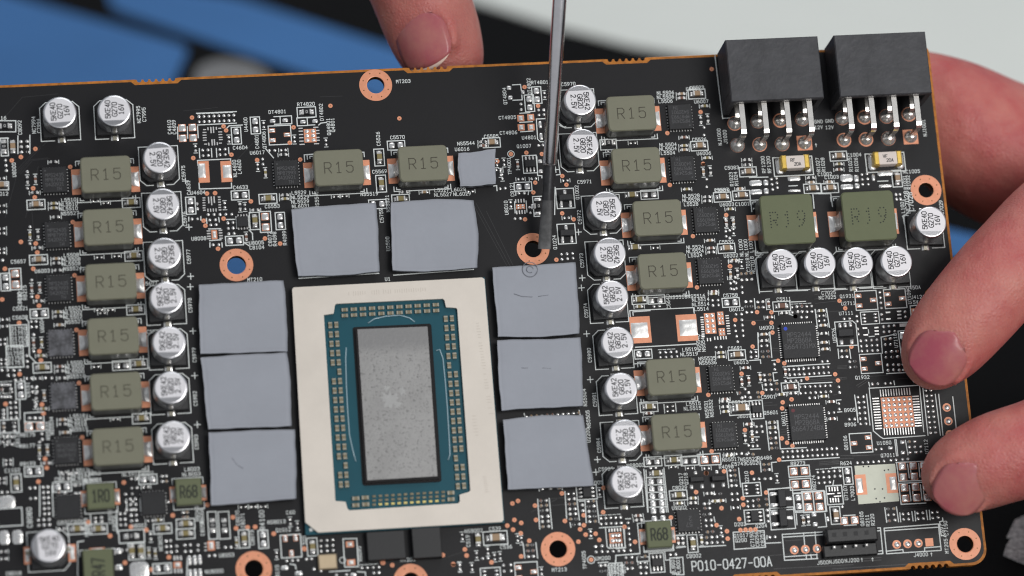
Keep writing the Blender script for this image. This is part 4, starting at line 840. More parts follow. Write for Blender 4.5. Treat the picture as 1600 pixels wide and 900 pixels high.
d 435 157 470 480 690 413 693 530 648 577 713 640 830 630 873 702 628 723 918 378 922 92 1168 550; R 205 105 400 95 3 1; R 185 243 260 355 2 3; R 200 430 280 545 2 3; g 508 160 572 157 2 1; R 515 225 600 455 2 5; R 570 525 640 520 2 1; x 725 145 235 165 1
R 740 250 825 485 2 5; R 675 295 682 360 1 2; g 890 450 1122 435 5 1; g 893 515 1130 500 5 1 0; K 1065 680 145 120 dots; L 988 590 16 38; L 1020 588 16 38; L 1052 586 16 38; L 1086 584 16 38; L 1120 582 16 38; L 1005 770 16 38; L 1037 768 16 38; L 1070 766 16 38; L 1102 764 16 38; L 1135 762 16 38
g 835 845 905 840 2 1; R 830 780 905 775 2 1; g 970 840 1165 830 4 1 0; t 005 865 30; e 875 145 v 770 630 v; l 945 560 965 780 985 800 1175 790 1165 560; l 150 225 175 575; l 285 215 320 570; l 470 135 490 450; l 610 225 640 470; l 705 240 720 500; l 840 240 870 500; l 165 70 170 130; l 435 65 440 115; l 875 560 1140 545; l 530 500 540 555; l 640 250 700 245
@860,800,9
o 573 672 58; d 573 672; t TP4005 475 675 90; t UM200 740 650; t MT213 125 810; b 820 725 1030 960; t C8254 905 760; t C8233 905 825; t C8234 905 885; R 705 755 770 750 2 1; R 715 835 785 830 2 1; l 670 715 810 705; l 920 710 920 610 1240 590; b 1215 640 1390 690
@0,0,1
co 592.5 246 v; co 595.5 287 v; p 619 227 h; c 768 223 h; t C5526 591 217 90; t C5570 621 214.5; t C5569 593 268; t C5585 767.5 213; t MT203 630 127; p 590 319 h; t C5759 596 337 90; t U2500 606 381 90; t U1 605.7 436; l 467 435 592 427; l 615 430 740 421
t C5974 915.5 485 90; t C5980 921 555 90; t C5981 929 624 90; t NS5504 913.5 621 90; t C5984 935.5 696 90; t C5985 946.7 733; t NS8003 993 727; t C5973 909 407 90; t U2200 919 680 90; t NS5505 919 655 90; t C5977 294.7 401 90; t C5978 297 477 90; t C5979 303.5 554.7 90; t C5982 305 622.7 90; t C5983 306.7 690.7 90; t MT210 398 436.8
co 205 317 h; co 209 400 h; co 212 484 h; co 216.5 569 h; co 221 654 h; p 190 571 h; co 986.7 305 h 0; p 1014.7 304 h; co 991.5 387 h 0; e 1024 387 h; co 626 311.5 h; r 632 300.5 h 663 300.5 h; t NS5519 577 303; t NS5521 605.5 318 90; t L5527 690 297; t L6029 716 296; t NL5527 692 304; t NL6029 722 303
t NC7995 216.5 179 90; t C7995 225 179 90; d 624 185; R 822 651 904 645 11 1; l 819 646 821 656; l 905 641 907 651; r 755 222 h 755 228 h; t NS5544 728 224; t U6016 722 233; e 149 314 h 165 317 h; e 155 402 h 182 400 h; e 155 484 h 172 484 h 160 489 h; e 150 573 h; e 180 655 h
d 1112 108; t L5529 467 301; t NL5529 469 308; t NL5529 469 315; t NL6031 470 322; r 445 305 h 445 311 h; e 525 307 h 538 306 h; t NS5545 495 312 90; e 735 299 h; t C5561 1083 139; l 1117 87 1129 185 1145 184; t NJ1000 1124 214 90; t J1000 1133 214 90; t GND 1279 190; t 12V 1279 199; t GND 1296 189; t 12V 1296 199; t GND 1262 190; t ^ 1275 227; t NJ1001 1444 200 90; e 776 255 v 782 270 v; d 774 252
t L8003 300 733; t NL8003 299 741; t C8007 228 740; t NL5512 205 741; t NL8001 145 750; t C8003 222 747; p 231 749 h; R 253 744 260 752 2 2; g 205 748 214 762 2 2; g 196 772 208 796 2 3; d 193.5 754; e 228 761 h; e 115 739 h; t C5607 234 443; t C5617 241 518
e 395 792 h; i 60 260 40 340; i 740 320 800 430; i 744 318 806 432; i 760 330 812 436; 
i 830 800 870 780; i 700 870 760 850; i 850 780 905 776; i 860 790 905 786; i 1180 870 1280 862; i 1100 640 1130 632; i 690 425 730 421; i 50 330 60 470
'''
run('\n'.join(l.replace('chip 0;', '') for l in DATA.split('\n')))
# white printed block between the two big bare pads
q = [q2(u, v) for u, v in ((1335, 728), (1398.5, 724.5), (1405, 783), (1341.5, 788))]
SILK.add([(x, y, .006) for x, y in q], [(0, 3, 2, 1)], 'silk_block')
for u, v in ((1349, 729), (1357, 729), (1382, 735), (1388, 734), (1367, 764), (1379, 764), (1369, 779), (1382, 778), (1375, 784)):
    x, y = q2(u, v); SILK.disc(x, y, .012, .16, 'ink_dark', 8)
# leads of the unpopulated square chip
for i in range(12):
    t = i/11
    for (u0, v0, u1, v1, w, d) in ((343, 408, 685, 385, 12, 82), (388, 860, 735, 848, 12, 82), (285, 470, 322, 822, 80, 14), (753, 445, 787, 790, 80, 14)):
        x, y = q2(1330 + (u0+(u1-u0)*t)/7.5, 560 + (v0+(v1-v0)*t)/7.5)
        PADS.box(x, y, .01, w/7.5/PPM, d/7.5/PPM, .05, 'solder_flat')

# repeated groups of tiny parts round the power stage chips
LEFT = [(85.3, 281.3, 'L5510'), (89.3, 367.5, 'L5508'), (92, 450.7, 'L5502'), (95, 536, 'L5500'), (99, 619, 'L5518'), (104, 704, 'L5512')]
for n_, (u, v, nm) in enumerate(LEFT):
    for a, b in ((24.5, -20.5), (-33.5, 13), (-31, 27)): DOTS.append(q2(u+a, v+b))
    for a, b, o in ((-2, -28, 'h'), (-30, -1, 'v'), (-42.5, 0, 'v'), (-31, 20, 'h'), (-1.3, 37, 'h'), (-1.3, 44, 'h')):
        tiny_resistor(*q2(u+a, v+b), o)
    for a, b in ((-42.5, -13), (-42.5, 13)): tiny_pad(*q2(u+a, v+b))
    if n_ < 4 and n_ != 2: chip_cap(*q2(u-29, v+38.5), 'h', True, 'ceramic_tan' if n_ < 2 else 'ceramic_olive')
    for k, pre in enumerate(('', 'N', 'N')): label(pre+nm, *q2(u+22, v+31+6.8*k))
    label('NS55%02d' % (27-n_*3), *q2(u+24, v+52))
RIGHT = [(1062.7, 183, 'L5506', 'U6007'), (1066.7, 264, 'L5504', 'U6006'), (1102.7, 344, 'L5528', 'U6003'), (1109, 424, 'L5524', 'U6002'), (1126.7, 592, 'L5530', 'U6013'), (1132, 680, 'L5516', 'U6010')]
for n_, (u, v, nm, un) in enumerate(RIGHT):
    DOTS.append(q2(u-20, v+25)); DOTS.append(q2(u+32, v-8))
    if n_ < 4:
        tiny_resistor(*q2(u+2, v-36), 'h'); tiny_resistor(*q2(u+2, v-29.5), 'h')
        chip_cap(*q2(u+26, v-36), 'h'); label('C55%02d' % (23+n_*3), *q2(u+26, v-46))
        for k, pre in enumerate(('N', 'N', '')): label(pre+nm, *q2(u-23, v-38+6.5*k))
        label(un, *q2(u+33, v-24.5))
    tiny_resistor(*q2(u+38, v-17), 'h'); tiny_resistor(*q2(u+32, v+5), 'v'); tiny_resistor(*q2(u+43, v+3), 'v')
    for b in (16, 28): tiny_pad(*q2(u+37.5, v+b))
    tiny_resistor(*q2(u+6, v+32), 'h')

# ---------------------------------------------------------------- capacitors
RC, HC = 3.12, 5.6
def cap_meshes(kind):
    can = MB()
    can.lathe([(2.6, .75), (3.0, .8), (RC, 1.05), (RC, 1.5), (RC-.06, 1.62), (RC, 1.75), (RC, HC-.42), (RC-.05, HC-.22), (RC-.2, HC-.05), (RC-.36, HC)], 'can_aluminium', n=48)
    rt, ch = RC-.36, -.66*(RC-.36); a0 = math.acos(ch/rt); n = 40
    face = [(rt*math.cos(t), rt*math.sin(t), HC) for t in [-a0 + 2*a0*k/n for k in range(n+1)]]
    can.add(face, [tuple(range(n+1))], 'can_top')
    seg = [(rt*math.cos(t), rt*math.sin(t), HC) for t in [a0 + (2*math.pi-2*a0)*k/16 for k in range(17)]]
    can.add(seg, [tuple(range(17))], 'can_segment')
    base = MB(); b = 3.3; c = 1.1
    base.prism([(-b, -b), (b-c, -b), (b, -b+c), (b, b-c), (b-c, b), (-b, b)], .03, .95, 'plastic_black', .12)
    mk = MB()
    lines = ('5KE40', '@270', '16V') if kind == 16 else ('5KE42', '@820', '2.5V')
    for i, s in enumerate(lines): text(mk, s, .28, 1.22-1.24*i, .90, HC+.008, 'ink_dark', w=.165)
    t = MB(); t.dome(0, 0, .012, 1.1, 1.45, .12, 'solder', 0, 12, True); t.box(-.12, 0, .05, .85, .75, .2, 'package_terminal', 0, .05)
    return can.mesh('capacitor'), base.mesh('base'), mk.mesh('marking'), t.mesh('terminal')
CM = {16: cap_meshes(16), 2: cap_meshes(2)}
CAPS = [(93.5, 176, 16, 90, 0), (178.7, 173, 16, 90, 0), (1222, 413, 16, 90, 0), (1281.5, 410.5, 16, 90, 0), (1340, 410, 16, 90, 0), (1401, 408, 16, 90, 0), (1454.5, 346.5, 16, 90, 0), (75.5, 853, 16, 0, 0),
        (249.5, 246, 2, -90, 1), (254.7, 318.7, 2, -90, 1), (257.3, 396, 2, -90, 1), (260, 465, 2, 90, 1), (264, 535, 2, 90, 1), (266.7, 605.5, 2, 90, 1), (270.7, 683, 2, 90, 1),
        (906.7, 156, 2, -90, -1), (911, 225, 2, -90, -1), (947, 323, 2, -90, -1), (953, 395, 2, -90, -1), (956.7, 462.5, 2, 90, -1), (965, 535, 2, 90, -1), (970.7, 607, 2, 90, -1), (977.5, 680, 2, -90, -1), (980, 753, 2, 90, -1)]
for u, v, kind, rot, side in CAPS:
    x, y = q2(u, v, HC)
    can, base, mk, t = CM[kind]
    rz = R_(rot + random.uniform(-2.5, 2.5))
    c = link('capacitor', can, CB, (x, y, 0), rz)
    link('base', base, c); link('marking', mk, c)
    for k in (-1, 1): link('terminal', t, c, (k*3.62, 0, 0))
    cs, sn = round(math.cos(R_(rot))), round(math.sin(R_(rot)))
    T = lambda a, b: (x + a*cs - b*sn, y + a*sn + b*cs)
    for s in (-1, 1):
        SILK.strip([T(-3.75, s*1.2), T(-3.75, s*3.65), T(2.7, s*3.65), T(3.75, s*2.5), T(3.75, s*1.25)], .17, ZS, 'silk_white')
    if side:
        X, Y = T(3.2, 0); sg = side
        px = x + sg*4.75
        SILK.strip([(px-.55, Y), (px+.55, Y)], .16, ZS, 'silk_white'); SILK.strip([(px, Y-.55), (px, Y+.55)], .16, ZS, 'silk_white')

# ---------------------------------------------------------------- inductors
def rrect(w, d, r, n=5):
    pts = []
    for cx, cy, a in ((w/2-r, -d/2+r, -90), (w/2-r, d/2-r, 0), (-w/2+r, d/2-r, 90), (-w/2+r, -d/2+r, 180)):
        for k in range(n+1):
            t = R_(a + 90*k/n); pts.append((cx+r*math.cos(t), cy+r*math.sin(t)))
    return pts
def inductor_meshes(key, w, d, h, cr, m, txt, th, tm, tw, rot, padw, padd, sold, dots=False, asp=.8, sp=1.62):
    b = MB()
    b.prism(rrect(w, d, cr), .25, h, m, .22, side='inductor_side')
    b.prism(rrect(w-.5, d-.5, cr*.8), .05, .3, 'inductor_ink')
    k = MB(); text(k, txt, 0, 0, th, h+.006, tm, R_(rot), w=tw, asp=asp, sp=sp, dots=dots)
    t = MB()
    t.box(padw/2-.9, 0, .006, padw, padd, .02, 'copper')
    n = 8; vs = []; fs = []
    prof = [(padw-1.0, .03), (padw-1.15, .10), (padw*.45-.3, .22), (padw*.3-.3, .42), (padw*.2-.3, .85), (.12, 1.5), (.10, h*.62), (-.1, h*.66)]
    for i, (a, z) in enumerate(prof):
        hw = sold/2*(1 - .10*math.sin(i/7*math.pi))
        for s in (-1, -.9, .9, 1): vs.append((a if abs(s) < 1 else a-.05, s*hw, z if abs(s) < 1 else max(.03, z-.25 if i < 5 else z)))
    for i in range(len(prof)-1):
        for j in range(3): fs.append((i*4+j, i*4+j+1, i*4+5+j, i*4+4+j))
    t.add(vs, fs, 'solder_flat', True)
    return b.mesh('inductor'), k.mesh('marking'), t.mesh('terminal'), w, d, h
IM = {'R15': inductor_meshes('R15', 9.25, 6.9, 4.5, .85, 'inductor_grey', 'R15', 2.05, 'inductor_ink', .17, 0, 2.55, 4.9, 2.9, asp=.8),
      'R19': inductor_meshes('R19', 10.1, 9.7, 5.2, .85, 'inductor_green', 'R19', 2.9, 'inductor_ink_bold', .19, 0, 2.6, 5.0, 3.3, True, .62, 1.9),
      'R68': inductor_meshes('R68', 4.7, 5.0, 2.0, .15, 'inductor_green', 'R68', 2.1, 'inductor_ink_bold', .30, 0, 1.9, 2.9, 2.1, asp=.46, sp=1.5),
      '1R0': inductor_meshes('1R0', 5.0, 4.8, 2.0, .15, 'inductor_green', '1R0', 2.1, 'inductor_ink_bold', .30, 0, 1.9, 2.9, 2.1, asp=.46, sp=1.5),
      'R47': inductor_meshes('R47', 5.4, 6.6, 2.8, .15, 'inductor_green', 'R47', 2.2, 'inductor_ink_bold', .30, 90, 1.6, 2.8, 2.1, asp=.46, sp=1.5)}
INDS = [(165.3, 272), (169.3, 354), (173.3, 439.5), (176.8, 524.5), (181, 611), (184.5, 697), (529.3, 261.5), (661.3, 255), (986.7, 176.5), (994.7, 258), (1028, 340), (1036, 423), (1049.3, 588), (1057.5, 674.5)]
INDS = [(u, v, 'R15') for u, v in INDS] + [(1231, 342.5, 'R19'), (1358, 337, 'R19'), (294.7, 768, 'R68'), (1030, 834.5, 'R68'), (157.3, 774.7, '1R0'), (153.5, 886, 'R47')]
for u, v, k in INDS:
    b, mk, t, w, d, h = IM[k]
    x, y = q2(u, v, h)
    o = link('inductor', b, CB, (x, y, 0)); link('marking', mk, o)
    rz = math.pi/2 if k == 'R47' else 0
    for s in (0, math.pi):
        c, sn = math.cos(s+rz), math.sin(s+rz); ex = (d if rz else w)/2
        link('terminal', t, o, (c*ex, sn*ex, 0), s+rz)
    if k in ('R15', 'R19'):
        e = .75
        for s in (-1, 1):
            SILK.strip([(x-w/2-e, y+s*(d/2-.35)), (x-w/2-e, y+s*(d/2+.55)), (x+w/2+e, y+s*(d/2+.55)), (x+w/2+e, y+s*(d/2-.35))], .17, ZS, 'silk_white')
            for q_ in (-1, 1): SILK.strip([(x+q_*(w/2+.25), y+s*(d/2-.2)), (x+q_*(w/2+.25), y+s*(d/2+.2)), (x+q_*(w/2-.4), y+s*(d/2+.2))], .16, ZS, 'silk_white')
    else:
        e = .45
        for s in (-1, 1): SILK.strip([(x-w/2-e, y+s*(d/2-.7)), (x-w/2-e, y+s*(d/2+.4)), (x+w/2+e, y+s*(d/2+.4)), (x+w/2+e, y+s*(d/2-.7))], .17, ZS, 'silk_white')

# ---------------------------------------------------------------- square chips
def chip(u, v, w, d, h, lines, rot=0, m='chip_epoxy', size=.62, leads=(8, 8), name='power_stage_chip', lead_len=.2, dx=0, dot=None):
    x, y = q2(u, v, h*.7)
    b = MB(); b.box(0, 0, .03, w, d, h, m, 0, .10)
    o = link(name, b.mesh(name), CB, (x, y, 0), R_(rot))
    k = MB()
    for i, s in enumerate(lines):
        text(k, s, dx, d*.18 - (size+.28)*i, size, h+.036, 'chip_print', w=size*.13)
    if lines: k.disc(-w*.36, d*.36, h+.036, .14, 'chip_print', 10)
    if dot: k.disc(-w*.37, d*.37, h+.045, .36, dot, 16)
    if k.v: link('marking', k.mesh('marking'), o)
    l = MB()
    nx, ny = leads
    for s in (-1, 1):
        for i in range(ny): l.box(s*(w/2+lead_len*.55), -d*.42+d*.84*i/(ny-1), .012, lead_len, .16, .05, 'solder_flat')
        for i in range(nx): l.box(-w*.42+w*.84*i/(nx-1), s*(d/2+lead_len*.55), .012, .16, lead_len, .05, 'solder_flat')
    if l.v: link('leads', l.mesh('leads'), o)
    return o
PM = ('MPS2435', 'MP87993', 'S420921', '   TH')
for n_, (u, v, nm) in enumerate(LEFT): chip(u, v, 4.6, 4.95, .85, PM if n_ not in (3, 4) else (), 0, 'chip_epoxy_smeared' if n_ in (3, 4) else 'chip_epoxy')
chip(447.5, 270.7, 4.6, 4.95, .85, ('MPS2435', 'MP87993', 'S420921', '   TH'))
for n_, (u, v, nm, un) in enumerate(RIGHT): chip(u, v, 4.6, 4.95, .85, PM, 180)
chip(1249, 533, 6.7, 6.7, .85, ('MPS2444', 'MP2868A', 'S664731MX'), 0, size=.85, leads=(14, 14), name='controller_chip', lead_len=.42, dot='blue_dot')
chip(1261, 661, 6.7, 6.7, .85, ('MPS2444', 'MP2868A', 'S664724BX'), 0, size=.85, leads=(14, 14), name='controller_chip', lead_len=.42, dot='red_dot')
chip(106.7, 792, 4.4, 4.4, .8, (), 0, leads=(7, 7), name='regulator_chip')
chip(240, 786.5, 4.4, 4.4, .8, (), 0, leads=(7, 7), name='regulator_chip')
chip(1076, 813.5, 4.4, 4.2, .8, ('57', '2Z'), 180, size=.8, leads=(7, 7), name='regulator_chip')
chip(379, 346.5, 2.1, 2.0, .75, (), 0, leads=(4, 2), name='regulator_chip')
# other bodies
def body(name, u, v, w, d, h, m, bev=.12, parent=CB):
    x, y = q2(u, v, h); b = MB(); b.box(0, 0, .03, w, d, h, m, 0, bev)
    return link(name, b.mesh(name), parent, (x, y, 0))
body('transistor', 1089.5, 748.5, 2.6, 1.0, .9, 'chip_epoxy'); body('transistor', 1123, 747, 2.6, 1.0, .9, 'chip_epoxy')
body('transistor', 1322, 519.5, 3.0, 1.5, 1.0, 'chip_epoxy')
body('cushion_block', 603.5, 852, 7.0, 5.3, 1.6, 'plastic_black'); body('cushion_block', 667, 848, 5.3, 5.6, 1.9, 'plastic_black')
o = body('crystal_oscillator', 512, 877.5, 3.4, 2.8, .9, 'crystal_can', .2)

# fuses
for u, v, s in ((1243, 252.5, 'R'), (1387.5, 246.5, 'V')):
    x, y = q2(u, v, 2.0)
    b = MB(); b.box(0, 0, .1, 3.7, 2.5, 1.85, 'fuse_ceramic', 0, .1)
    o = link('fuse', b.mesh('fuse'), CB, (x, y, 0))
    for k in (-1, 1):
        e = MB(); e.box(k*2.2, 0, .06, 1.1, 2.75, 2.0, 'fuse_gold', 0, .22); link('end_cap', e.mesh('end_cap'), o)
        e = MB(); e.dome(k*2.75, -.15, .012, 1.5, 3.2, .35, 'solder', 0, 16, True); link('solder_joint', e.mesh('solder_joint'), o)
    t = MB(); text(t, s+'F', -.5, .35, .6, 1.96, 'ink_dark', w=.12); text(t, '20A', .35, -.45, .6, 1.96, 'ink_dark', w=.12); link('marking', t.mesh('marking'), o)
    SILK.strip(rect_pts(x-.1, y-.35, 7.6, 3.7), .2, ZS, 'silk_white')

# pin header
x, y = q2(1328, 848, 1.5)
b = MB(); b.box(0, -1.35, .03, 10.2, 2.3, 1.3, 'plastic_black', 0, .2); b.box(.2, 1.25, .03, 9.6, 2.7, 3.2, 'plastic_black', 0, .25)
o = link('pin_header', b.mesh('pin_header'), CB, (x, y, 0), R_(.3))
for i in range(4):
    t = MB(); t.box(-3.2+2.05*i, -.75, 1.2, .55, .55, 1.2, 'tin_terminal', 0, .14); link('pin', t.mesh('pin'), o)
    t = MB(); t.box(-3.2+2.05*i, 1.4, 3.22, .8, .8, .03, 'connector_inside'); link('socket', t.mesh('socket'), o)

# ---------------------------------------------------------------- power connectors
HH = 9.0
for (tu, tv), front, back in (((1210.5, 107.5), [(1152, 227), (1187, 226), (1222, 225), (1257, 223.5)], [(1148, 193), (1184, 189.5), (1219, 188.5), (1253.5, 186)]),
                              ((1379.5, 100), [(1318.7, 219), (1353, 218), (1388, 216.5), (1422.7, 214)], [(1316, 184.5), (1350.7, 183.5), (1385, 182), (1420, 178.7)])):
    x, y = q2(tu, tv, HH)
    w, d = 17.9, 12.3
    b = MB()
    b.box(0, 1.1, .3, w-.02, d-2.22, HH-1.4, 'connector_plastic')
    b.box(0, 0, HH-1.3, w, d, 1.3, 'connector_plastic', 0, .2)
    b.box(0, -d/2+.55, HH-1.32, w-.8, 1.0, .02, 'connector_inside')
    for s in (-1, 1): b.box(s*(w/2-.5), -d/2+1.05, .3, 1.0, 2.1, HH-1.6, 'connector_plastic')
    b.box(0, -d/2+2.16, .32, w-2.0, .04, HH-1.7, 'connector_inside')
    o = link('power_connector', b.mesh('power_connector'), CB, (x, y, 0))
    for row, zt in ((front, 7.2), (back, 3.4)):
        for i, (u, v) in enumerate(row):
            sx, sy = q2(u, v); sx -= x; sy -= y
            p = MB(); hw, ht = .50, .30
            y1 = -d/2 + 2.1
            path = [(y1, zt, 0, 1), (sy+.9, zt, 0, 1), (sy+.35, zt-.15, .5, .85), (sy+.08, zt-.5, .85, .5), (sy, zt-1.0, 1, 0), (sy, .1, 1, 0)]
            vs = []
            # centre line in the y-z plane, section hw x ht
            for yy, zz, ny, nz in path:
                ny = -ny
                for a, bb in ((-1, -1), (1, -1), (1, 1), (-1, 1)): vs.append((sx + a*hw, yy + ny*bb*ht, zz + nz*bb*ht))
            fs = [(l*4+k, l*4+(k+1) % 4, l*4+4+(k+1) % 4, l*4+4+k) for l in range(len(path)-1) for k in range(4)]
            p.add(vs, fs, 'pin_metal')
            link('pin', p.mesh('pin'), o)
            j = MB()
            if row is front and i == 3: j.box(sx, sy, .01, 2.9, 2.9, .02, 'copper')
            else: j.disc(sx, sy, .02, 1.42, 'copper', 28)
            g = random.uniform(1.22, 1.40); j.lathe([(g, .03), (g*.95, .32), (g*.78, .72), (g*.58, 1.05), (g*.4, 1.3), (.0, 1.38)], 'solder_joint', sx, sy, 24)
            link('solder_joint', j.mesh('solder_joint'), o)

# ---------------------------------------------------------------- graphics processor
x0, y0 = q2(622, 632, 1.5)
def loc2(u, v, h): a, b = q2(u, v, h); return (a-x0, b-y0)
outer = [loc2(u, v, 1.75) for u, v in ((456.5, 452), (459, 449), (753, 433.5), (757, 436), (787, 812), (784, 815.5), (497, 832), (477, 816))][::-1]
inner = [loc2(u, v, 1.75) for u, v in ((506, 492), (521.3, 489.9), (523.5, 476), (526, 474.5), (692, 466.7), (694.5, 469), (697, 480), (712.5, 481), (714.5, 483), (735, 766), (733, 768.5), (718, 773), (718.7, 783), (716, 786.5), (546, 797.5), (543, 795), (540, 784), (524, 782.7))][::-1]
GP = link('graphics_processor', None, CB, (x0, y0, 0))
st = plate('stiffener_frame', outer, [inner[::-1]], 1.15, 1.75, 'stiffener', GP)
mb = MB(); so = [loc2(u, v, 1.1) for u, v in ((457, 450), (757.5, 433.5), (788.5, 817), (477.5, 836))][::-1]
mb.prism(so, .45, 1.12, 'package_green')
sub = link('substrate', mb.mesh('substrate'), GP)
def quad_die(z, cs, m, name, z0, bev=.05):
    mb = MB(); mb.prism([loc2(u, v, z) for u, v in cs][::-1], z0, z, m, bev); return link(name, mb.mesh(name), GP)
quad_die(1.22, ((551, 513), (554, 511), (671, 505.5), (674, 508), (690, 750), (687, 753), (569, 759), (566, 756)), 'die_edge', 'underfill', 1.1, .06)
quad_die(1.95, ((555, 513.8), (671, 508.8), (687, 748), (570.5, 754.8)), 'die_edge', 'die', 1.1, .03)
quad_die(1.975, ((558.5, 514.5), (668, 510), (683.5, 744), (574, 750.5)), 'die_residue', 'die_face', 1.9, .01)
def smear(cu, cv, r0, seed, name):
    rnd = random.Random(seed); pts = []
    for k in range(26):
        t = 2*math.pi*k/26; r = r0*(.45 + .75*rnd.random()**1.5)
        pts.append(loc2(cu + r*math.cos(t)*1.15, cv - r*math.sin(t), 1.99))
    mb = MB(); cx, cy = loc2(cu, cv, 1.99)
    mb.add([(cx, cy, 2.0)] + [(x, y, 1.978) for x, y in pts], [(0, 1+k, 1+(k+1) % 26) for k in range(26)], 'paste_light', True)
    link(name, mb.mesh(name), GP)
smear(611, 624, 15, 3, 'paste_residue'); smear(628, 611, 7, 8, 'paste_residue'); smear(604, 607, 5, 5, 'paste_residue'); smear(622, 632, 6, 11, 'paste_residue')
mk = MB()
for (u0, v0, u1, v1, k) in ((545, 459, 668, 452, 34), (746, 505, 768, 655, 34), (739, 640, 746, 690, 10), (757, 745, 762, 775, 9)):
    for i in range(k):
        if random.random() < .2: continue
        t = i/k; a, b = loc2(u0+(u1-u0)*t, v0+(v1-v0)*t, 1.76); h_ = random.uniform(.22, .42)
        if abs(u1-u0) > abs(v1-v0): mk.strip([(a, b-h_), (a, b+h_)], .09, 1.756, 'faint_mark')
        else: mk.strip([(a-h_, b), (a+h_, b)], .09, 1.756, 'faint_mark')
link('worn_marking', mk.mesh('worn_marking'), GP)
cap_m = {}
def pkg_cap(u, v, w, d, rot=0):
    key = (w, d)
    if key not in cap_m:
        b = MB(); b.box(0, 0, 1.12, w*.42, d, .38, 'package_cap', 0, .03)
        for s in (-1, 1): b.box(s*w*.36, 0, 1.12, w*.3, d*1.02, .40, 'package_terminal', 0, .03)
        cap_m[key] = b.mesh('package_capacitor')
    a, b = loc2(u, v, 1.45); link('package_capacitor', cap_m[key], GP, (a, b, 0), rot)
for i in range(11):
    t = i/10
    pkg_cap(538.5+142.5*t, 484-7.8*t, 1.15, .66); pkg_cap(538.8+142.7*t, 493-7.8*t, 1.15, .66)
for i in range(18):
    t = i/17
    u, v = 516+16.6*t, 508+249*t
    if i not in (5, 15): pkg_cap(u, v, 1.15, .72, math.pi/2)
    pkg_cap(u+9.5, v-.5, 1.15, .72, math.pi/2)
for i in range(19):
    t = i/18
    u, v = 696.5+19*t, 498.2+261.5*t
    pkg_cap(u, v, 1.15, .72, math.pi/2)
    if i not in (5, 15): pkg_cap(u+9.6, v-.7, 1.15, .72, math.pi/2)
for u, v in ((556, 778.7), (570.7, 777.5), (556, 789.3), (571.5, 788), (704.5, 770), (704.8, 780)): pkg_cap(u, v, 1.3, .72)
mb = MB()
for i in range(12):
    for j, (z0, z1) in enumerate(((433, 408), (458, 432), (482, 458))):
        u = 500+(317+36.8*i)/3.75; v = 660+(z0+(z1-z0)*i/11)/3.75
        a, b = loc2(u, v, 1.3); mb.box(a, b, 1.12, .62, .4, .22, 'package_cap_gold' if j == 2 and 0 < i < 11 else 'package_cap')
o = link('small_package_capacitors', mb.mesh('small_package_capacitors'), GP); o['kind'] = 'stuff'
for pts in ([(575, 505), (585, 498), (604, 494), (625, 492.5), (640, 497), (648, 503)], [(541, 543), (540, 560), (541, 600), (543, 640), (546, 680), (552, 707), (556, 721)], [(681, 548), (687, 546), (692, 560), (696, 600), (699, 640), (702, 690), (703, 710), (700, 719)]):
    mb = MB(); mb.tube([(*loc2(u, v, 1.15), 1.15) for u, v in pts], .13, 'bead_clear', 6); link('adhesive_bead', mb.mesh('adhesive_bead'), GP)
mb = MB(); mb.prism([loc2(u, v, 1.13) for u, v in ((483, 826), (488, 824), (489, 829.5), (484, 830.5))][::-1], 1.1, 1.14, 'silk_white'); link('corner_mark', mb.mesh('corner_mark'), GP)

# memory chips under the thermal pads, and the pads (loose things lying on the chips)
PADS_T = [
 ('first grey thermal pad above the processor, beside the bare inductor pads', [(456, 327), (588, 317), (593, 424), (466, 431)]),
 ('grey thermal pad above the processor, below the pair of middle inductors', [(611, 316), (740, 312), (746, 417), (614, 422)]),
 ('small square grey thermal pad beside the middle inductors', [(716, 239), (774, 232), (775, 287), (720, 291)]),
 ('grey thermal pad with a round dent under the screwdriver tip', [(769, 418), (899, 410), (906, 521), (779, 526)]),
 ('grey thermal pad beside the processor, middle of the column under the screwdriver', [(777, 531), (907, 527), (911, 634), (784, 641)]),
 ('grey thermal pad beside the processor, lowest of the column under the screwdriver', [(786, 655), (911, 648), (928, 758), (794, 764)]),
 ('grey thermal pad just below the blue-centred mounting ring, topmost of three', [(311, 445), (443, 438), (449, 549), (313, 553)]),
 ('grey thermal pad in the middle of three beside the tall capacitor column', [(314, 558), (449, 550), (455, 665), (325, 670)]),
 ('grey thermal pad beside the small R68 inductor, lowest of three', [(326, 675), (461, 670), (463, 778), (330, 789)])]
